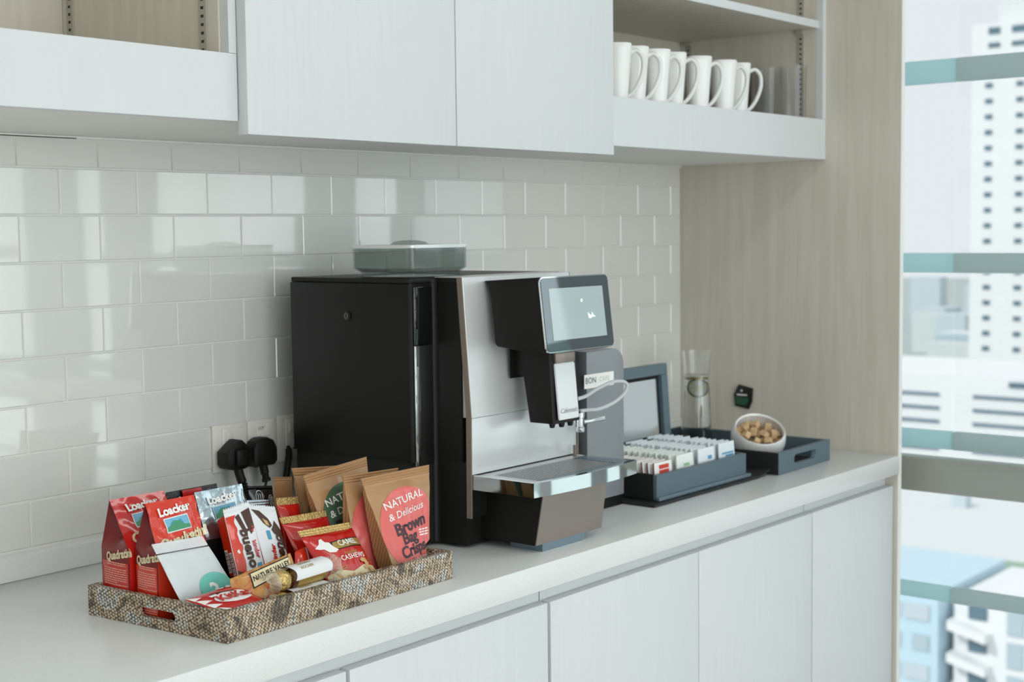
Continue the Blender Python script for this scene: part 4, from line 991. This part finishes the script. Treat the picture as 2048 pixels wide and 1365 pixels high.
# ------------------------------------------------------------------ gable-topped wafer bags
def wafer(x0, x1, yr, yf, yt, zs, zt, label, m_side, m_front, m_body, seed, show, top_red=None):
    z0 = .9062; root = thing('wafer_bag', ((x0+x1)/2, (yr+yf)/2, z0), label, 'wafers', 'gable-topped wafer bags in the tray')
    W = x1-x0; Lf = zs-z0; Ls = math.hypot(zt-zs, yt-yf); H = Lf+Ls; vs0 = Lf/H
    def pf(u, v, off=0):
        x = x0+W*u; bul = .004*math.sin(math.pi*min(1, max(0, u)))*math.sin(math.pi*min(1, max(0, v)))
        wz = .0012*noise.noise(V(u*4+seed, v*6, seed*2.3)) + (.0016*noise.noise(V(u*9+seed, v*12, 3.3)) if v > vs0 else 0)
        if v <= vs0: p = V(x, yf, z0+v/vs0*Lf); n = V(0, -1, 0)
        else:
            k = (v-vs0)/(1-vs0); p = V(x, yf+(yt-yf)*k, zs+(zt-zs)*k); n = V(0, -(zt-zs), -(yf-yt)*-1).normalized(); n = V(0, -(zt-zs), (yt-yf)).normalized()
        return p+n*((bul+wz)*(1 if v < .97 else .2)+off)
    def pb(u, v, off=0):
        q = pf(u, v, off); 
        if v <= vs0: return V(q.x, yr-(q.y-yf)*.5, q.z)
        k = (v-vs0)/(1-vs0); return V(q.x, yr+(yt-yr)*k, zs+(zt-zs)*k)
    def ps(s_, z, off=0, side=-1):
        """side panel: s_ 0..1 rear->front; gable folds inwards towards the ridge"""
        zz = z0+z*(zt-z0); k = max(0, (zz-zs)/(zt-zs)); ya, yb = yr+(yt-yr)*k, yf+(yt-yf)*k
        xx = (x0 if side < 0 else x1); ins = .014*math.sin(math.pi*min(1, k*1.0))*(1-abs(2*s_-1))*1.4 + .0022*math.sin(math.pi*s_)*-1*(1-k)
        return V(xx-side*ins+side*off, ya+(yb-ya)*s_, zz)
    def grid(fn, nu, nv):
        b = NB(); G = [[b.verts.new(fn(i/nu, j/nv)) for j in range(nv+1)] for i in range(nu+1)]
        for i in range(nu):
            for j in range(nv):
                try: b.faces.new((G[i][j], G[i+1][j], G[i+1][j+1], G[i][j+1]))
                except ValueError: pass
        bmesh.ops.remove_doubles(b, verts=b.verts[:], dist=1e-5); return b
    obj('front_panel', grid(pf, 22, 40), m_front, root, True, 50); obj('back_panel', grid(pb, 8, 20), m_body, root, True, 50)
    obj('side_panel', grid(lambda a, c: ps(a, c), 12, 28), m_side, root, True, 50); obj('side_panel', grid(lambda a, c: ps(a, c, 0, 1), 12, 28), m_side, root, True, 50)
    b = NB(); b.faces.new([b.verts.new(p) for p in ((x0, yr, z0+.0003), (x1, yr, z0+.0003), (x1, yf, z0+.0003), (x0, yf, z0+.0003))]); obj('base_panel', b, m_body, root, False)
    fr = Surf(pf, W, H, root); sd = Surf(lambda u, v, off=0: ps(u, v, off), abs(yf-yr), zt-z0, root)
    fr.text('Loacker', .50, .905, .0170, WHT, rot=4, bold=.0007, off=.0024)
    fr.shape([(.27, .715), (.77, .728), (.76, .855), (.26, .842)], WHT, .0009, 'picture_border'); fr.shape([(.285, .725), (.755, .735), (.745, .846), (.275, .835)], SKYB, .0012, 'sky_print')
    fr.shape([(.285, .725), (.755, .735), (.755, .765), (.64, .77), (.58, .805), (.49, .78), (.44, .815), (.35, .775), (.283, .76)], MEADOW, .0015, 'mountain_print')
    fr.shape([(.36, .788), (.44, .822), (.49, .800), (.58, .825), (.64, .782), (.56, .79), (.47, .775)], LBLUE, .0014, 'mountain_print')
    if show:
        fr.text('Quadratini', .56, .655, .0200, CREAM, rot=8, bold=.0009, shear=.2, off=.0016)
        sd.text('Quadratini', .66, .53, .0170, CREAM, rot=12, bold=.0006, shear=.25, off=.0012, stretch=.8)
        sd.shape([(.05, .46), (.97, .46), (.97, .03), (.08, .03)], m_front, .0005, 'back_print')
        rows = [(.455, .25, .9), (.437, .25, .9)]+[(.40-.020*i, .14, .93 if i % 7 < 6 else .6) for i in range(8)]+[(.22-.020*i, .16, .93) for i in range(9)]
        sd.lines(rows, PEACHL, .0010, .0014, seed=seed)
    return fr
PEACHL = mat('print_pale_pink', S(236, 170, 150), .4)
wafer(.032, .128, -.303, -.334, -.322, 1.005, 1.0660, 'black wafer bag with a red stripe hidden behind the silver one', BLKFOIL, BLKFOIL, BLKFOIL, 4, False)
f4 = Surf(lambda u, v, off=0: V(.032+.096*u, -.334+(.012)*v-.001-off, 1.005+.061*v), .096, .06, [o for o in COL.objects if o.name.startswith('wafer_bag')][-1])
f4.shape([(.28, .3), (.66, .3), (.66, .99), (.28, .99)], RED, .0030, 'red_stripe')
wafer(-.068, .0272, -.300, -.366, -.323, 1.000, 1.0700, 'red wafer bag standing behind the other red wafer bag', DKRED, RED, RED, 1, True)
wafer(-.0610, .0250, -.371, -.4225, -.3976, 1.004, 1.0720, 'red wafer bag with the frosted zip bag leaning on its front', DKRED, ORED, RED, 2, True)
f3 = wafer(.050, .141, -.338, -.391, -.366, 1.000, 1.0680, 'silver and black wafer bag with crinkled foil top', BLKFOIL, SILV, BLKFOIL, 3, False)
f3.rect(.01, .99, .0, .56, BLKFOIL, .0007, 'black_print')

# ------------------------------------------------------------------ frosted zip bag
s = bag('zip_bag', 'frosted clear zip bag with a round teal sticker leaning on the wafer bags', 'zip bag', [(-.048, -.476, .911), (.052, -.478, .911), (.0095, -.434, 1.0181), (-.0790, -.434, 1.0216)], 'pillow', .014, [HAZEBAG, HAZEBAG], None, .0013, 21, sealT=.13, crimp=.0003)
s.ell(.70, .31, .34, .22, TEAL, .0008, 'sticker'); s.text('2', .60, .30, .030, WHT, rot=-20, bold=.0012, off=.0013); s.text('e', .84, .29, .026, WHT, rot=-10, bold=.0012, off=.0013)
for k in range(3):
    c = (-.030+.026*k, -.4695, .922+.003*k); b = lathe([(0, -.0016), (.0125, -.0014), (.013, 0), (.0125, .0014), (0, .0016)], (0, 0, 0), 18); b.transform(Matrix.Translation(c) @ Matrix.Rotation(R(80), 4, 'X'))
    o = obj('biscuit', b, CASHEW); tag(o, 'round tan biscuit inside the frosted zip bag', 'biscuit', 'biscuits in the zip bag')

# ------------------------------------------------------------------ chocolate bars with white wrappers
def bueno(Q, label, seed, up, wave):
    s = bag('chocolate_bar', label, 'bar', Q, 'block', .018, [WPACK, ORED, WPACK], 'white wrapped chocolate bars in the tray', .0007, seed, sealT=.05)
    # toothed top edge
    BL, BR, TR, TL = [V(*q) for q in Q]; b = NB(); n = 12
    for i in range(n):
        a, c = TL.lerp(TR, i/n), TL.lerp(TR, (i+1)/n); m_ = (a+c)/2+s.V*.0028
        b.faces.new([b.verts.new(p-s.N*.0002) for p in (a, c, m_)])
    obj('toothed_edge', b, WPACK, s.parent, False)
    if wave:
        L = []
        for i in range(29):
            v = .02+.90*i/28; L.append((.30+.05*math.sin(i*1.15)+.04*math.sin(i*.5), v))
        s.shape([(.012, .02)]+L+[(.012, .92)], ORED, .0006, 'red_wave')
        s.shape([(.34, .90), (.52, .72), (.62, .66), (.66, .72), (.50, .92)], CHOC, .0007, 'chocolate_print'); s.shape([(.60, .93), (.94, .95), (.96, .74), (.78, .68), (.70, .76)], CHOC, .0007, 'chocolate_print')
        s.shape([(.02, .02), (.50, .02), (.40, .28), (.02, .36)], CHOC, .0009, 'chocolate_print')
        s.text('bueno', .56, .555, .0235, CHOC, rot=-86, bold=.0009, shear=.15, off=.0013, stretch=1.0)
        s.text('kinder', .82, .52, .0105, RED, rot=-86, bold=.0004, off=.0013); s.shape([(.74, .30), (.92, .30), (.90, .38), (.74, .38)], LBLUE, .0012, 'blue_print'); s.text('2', .86, .73, .011, RED, rot=-30, bold=.0004, off=.0013)
        s.shape([(.13, .55), (.20, .57), (.24, .53), (.18, .52)], WHT, .001, 'splash_print')
        # barcodes on the left flank
        def side(u, v, off=0):
            a = s.back(0, v); f = s.P(0, v); p = a.lerp(f, u); return p-s.U*(off)
        sd = Surf(side, .018, s.H, s.parent)
        for u0, u1, v0, v1 in ((.08, .46, .36, .60), (.56, .94, .32, .56)):
            sd.shape([(u0, v0), (u1, v0), (u1, v1), (u0, v1)], WHT, .0008, 'barcode_panel')
            b = NB(); rn = random.Random(8); v = v0+.01
            while v < v1-.012:
                h = rn.choice((.004, .007, .010)); b.faces.new([b.verts.new(side(u, q, .0012)) for u, q in ((u0+.02, v), (u1-.02, v), (u1-.02, v+h), (u0+.02, v+h))]); v += h+.007
            o = obj('barcode', b, BLK, s.parent, False); o['kind'] = 'stuff'
        sd.shape([(.05, .02), (.95, .02), (.95, .30), (.05, .34)], CHOC, .0009, 'chocolate_print')
    else:
        s.shape([(.02, .96), (.30, .95), (.56, .86), (.66, .78), (.54, .75), (.34, .80), (.20, .88)], CHOC, .0007, 'chocolate_print'); s.shape([(.32, .86), (.50, .83), (.54, .77), (.40, .79)], CASHEW, .0010, 'filling_print')
        s.shape([(.78, .84), (.99, .72), (.99, .46), (.90, .54), (.82, .66), (.66, .68), (.58, .73), (.70, .78)], CHOC, .0007, 'chocolate_print')
        s.text('bueno', .72, .46, .0230, CHOC, rot=84, bold=.0009, shear=.15, off=.0013)
        s.text('kinder', .44, .46, .0110, RED, rot=84, bold=.0004, off=.0013); s.shape([(.36, .62), (.50, .62), (.49, .72), (.35, .72)], LBLUE, .0012, 'blue_print')
bueno([(.056, -.467, .912), (.109, -.467, .912), (.1120, -.416, 1.0490), (.0627, -.416, 1.0440)], 'white and red wrapped chocolate bar showing its barcodes', 31, False, True)
bueno([(.1125, -.466, .912), (.158, -.466, .912), (.1630, -.416, 1.0330), (.1130, -.416, 1.0440)], 'white wrapped chocolate bar with brown print next to the cashew packets', 33, True, False)

# cereal bar
s = bag('cereal_bar', 'amber wrapped cereal bar with a cream name label lying behind the gold chocolates', 'bar', [(-.014, -.532, .921), (.112, -.532, .934), (.1085, -.509, .9850), (-.0040, -.509, .9690)], 'pillow', .014, [TANBAR, TANBAR, TANBAR], None, .0009, 41, sealT=0, sealL=.05)
s.shape([(.27, .50), (.95, .62), (.95, .95), (.27, .93)], BLK, .0007, 'name_label'); s.shape([(.285, .535), (.94, .65), (.94, .92), (.285, .90)], CREAM, .0011, 'name_label')
s.text('NATURE VALLEY.', .615, .760, .0108, BLK, rot=2, bold=.0003, off=.0015, stretch=.92)

# gold-wrapped chocolate sticks
def stick(a, c, r, label, seed):
    a, c = V(*a), V(*c); ax_ = (c-a).normalized(); L = (c-a).length; e1 = ax_.cross(V(0, 0, 1)).normalized(); e2 = e1.cross(ax_)
    if e1.y > 0: e1, e2 = -e1, e2
    root = thing('chocolate_stick', ((a.x+c.x)/2, (a.y+c.y)/2, min(a.z, c.z)-r), label, 'chocolates', 'gold chocolate sticks in the tray')
    for k in range(3):
        p = a+ax_*(L*(k+.5)/3); b = NB(); bmesh.ops.create_icosphere(b, subdivisions=3, radius=r*.97)
        for v in b.verts: v.co *= 1+.06*noise.noise(v.co*260+V(k*3, seed, 0))
        b.transform(Matrix.Translation(p)); obj('chocolate', b, GOLD, root, False)
    def cyl(t, a_, off=0):
        rr = r*1.03+off; return a+ax_*(t*L)+(e1*math.cos(a_)+e2*math.sin(a_))*rr
    def band(t0, t1, a0, a1, m, off, name, wob=0.):
        b = NB(); n, k_ = 22, 10; G = []
        for i in range(k_+1):
            row_ = []
            for j in range(n+1):
                t = t0+(t1-t0)*i/k_; aa = a0+(a1-a0)*j/n
                if wob: t += wob*math.sin(aa*3)*(1 if i in (0, k_) else 0)
                row_.append(b.verts.new(cyl(t, aa, off)))
            G.append(row_)
        for i in range(k_):
            for j in range(n): b.faces.new((G[i][j], G[i+1][j], G[i+1][j+1], G[i][j+1]))
        return obj(name, b, m, root, True, 60)
    band(.34, .86, R(-75), R(150), GOLDP, .0003, 'wrapper_band'); band(.28, .35, R(-80), R(150), CHOC, .0004, 'wrapper_band', .02); w_ = band(.30, .97, R(-5), R(150), WPACK, .0008, 'wrapper_label', .03)
    sf = Surf(lambda u, v, off=0: cyl(u, R(62)+v, .0010+off), L, r, w_)
    sf.text('FERRERO', .56, .28, .0062, GOLDP, off=.0003, bold=.0001); sf.text('ROCHER', .56, -.22, .0062, GOLDP, off=.0003, bold=.0001)
    for p, d in ((a, -1), (c, 1)):
        b = NB(); G = []; n = 18; rn = random.Random(seed+d)
        for i, (t, rr) in enumerate(((-.004, r*1.02), (.004, r*.80), (.008, r*.45), (.013, r*.75), (.019, r*1.0))):
            G.append([b.verts.new(p+ax_*d*t+(e1*math.cos(2*math.pi*j/n)+e2*math.sin(2*math.pi*j/n))*rr*(1+(rn.uniform(-.22, .22) if i > 0 else 0))) for j in range(n)])
        for g1, g2 in zip(G, G[1:]):
            for j in range(n): b.faces.new((g1[j], g1[(j+1) % n], g2[(j+1) % n], g2[j]))
        for g in G:
            for v in g: v.co.z = max(v.co.z, .9062)
        obj('twisted_end', b, CLEARFILM, root, False)
stick((.0440, -.5435, .9260), (.1480, -.5435, .9260), .0160, 'gold chocolate stick half sunk between the tray wall and its twin', 51)
stick((.0520, -.5330, .9550), (.1560, -.5330, .9590), .0160, 'gold chocolate stick with white label lying on top of its twin', 53)

# red wafer bar at the tray corner
s = bag('chocolate_bar', 'red and white wafer bar propped on the corner of the snakeskin tray', 'bar', [(-.052, -.558, .9385), (.020, -.557, .9385), (.0130, -.502, .9590), (-.0780, -.502, .9535)], 'pillow', .010, [RED, RED], 'white wrapped chocolate bars in the tray', .0008, 61, sealT=.02, sealB=.02)
for k in range(4):
    v0 = .04+.24*k; s.shape([(.015, v0), (.22-.02*k, v0+.02), (.02, v0+.24)], WHT, .0007, 'white_zigzag')
for k in range(3): s.ell(.62+.17*k, .93-.02*k, .07, .05, WHT, .0008, 'white_leaf')
for k in range(3): s.shape([(.30+.13*k, .80-.03*k), (.46+.13*k, .76-.03*k), (.50+.13*k, .70-.03*k), (.33+.13*k, .745-.03*k)], CHOC, .0009, 'wafer_print')
s.ell(.58, .47, .37, .24, WHT, .0008, 'oval_print'); s.text('KitKat', .58, .47, .0215, RED, bold=.0007, shear=.12, off=.0024, stretch=.98); s.rect(.24, .38, .64, .72, WHT, .0012, 'maker_label')
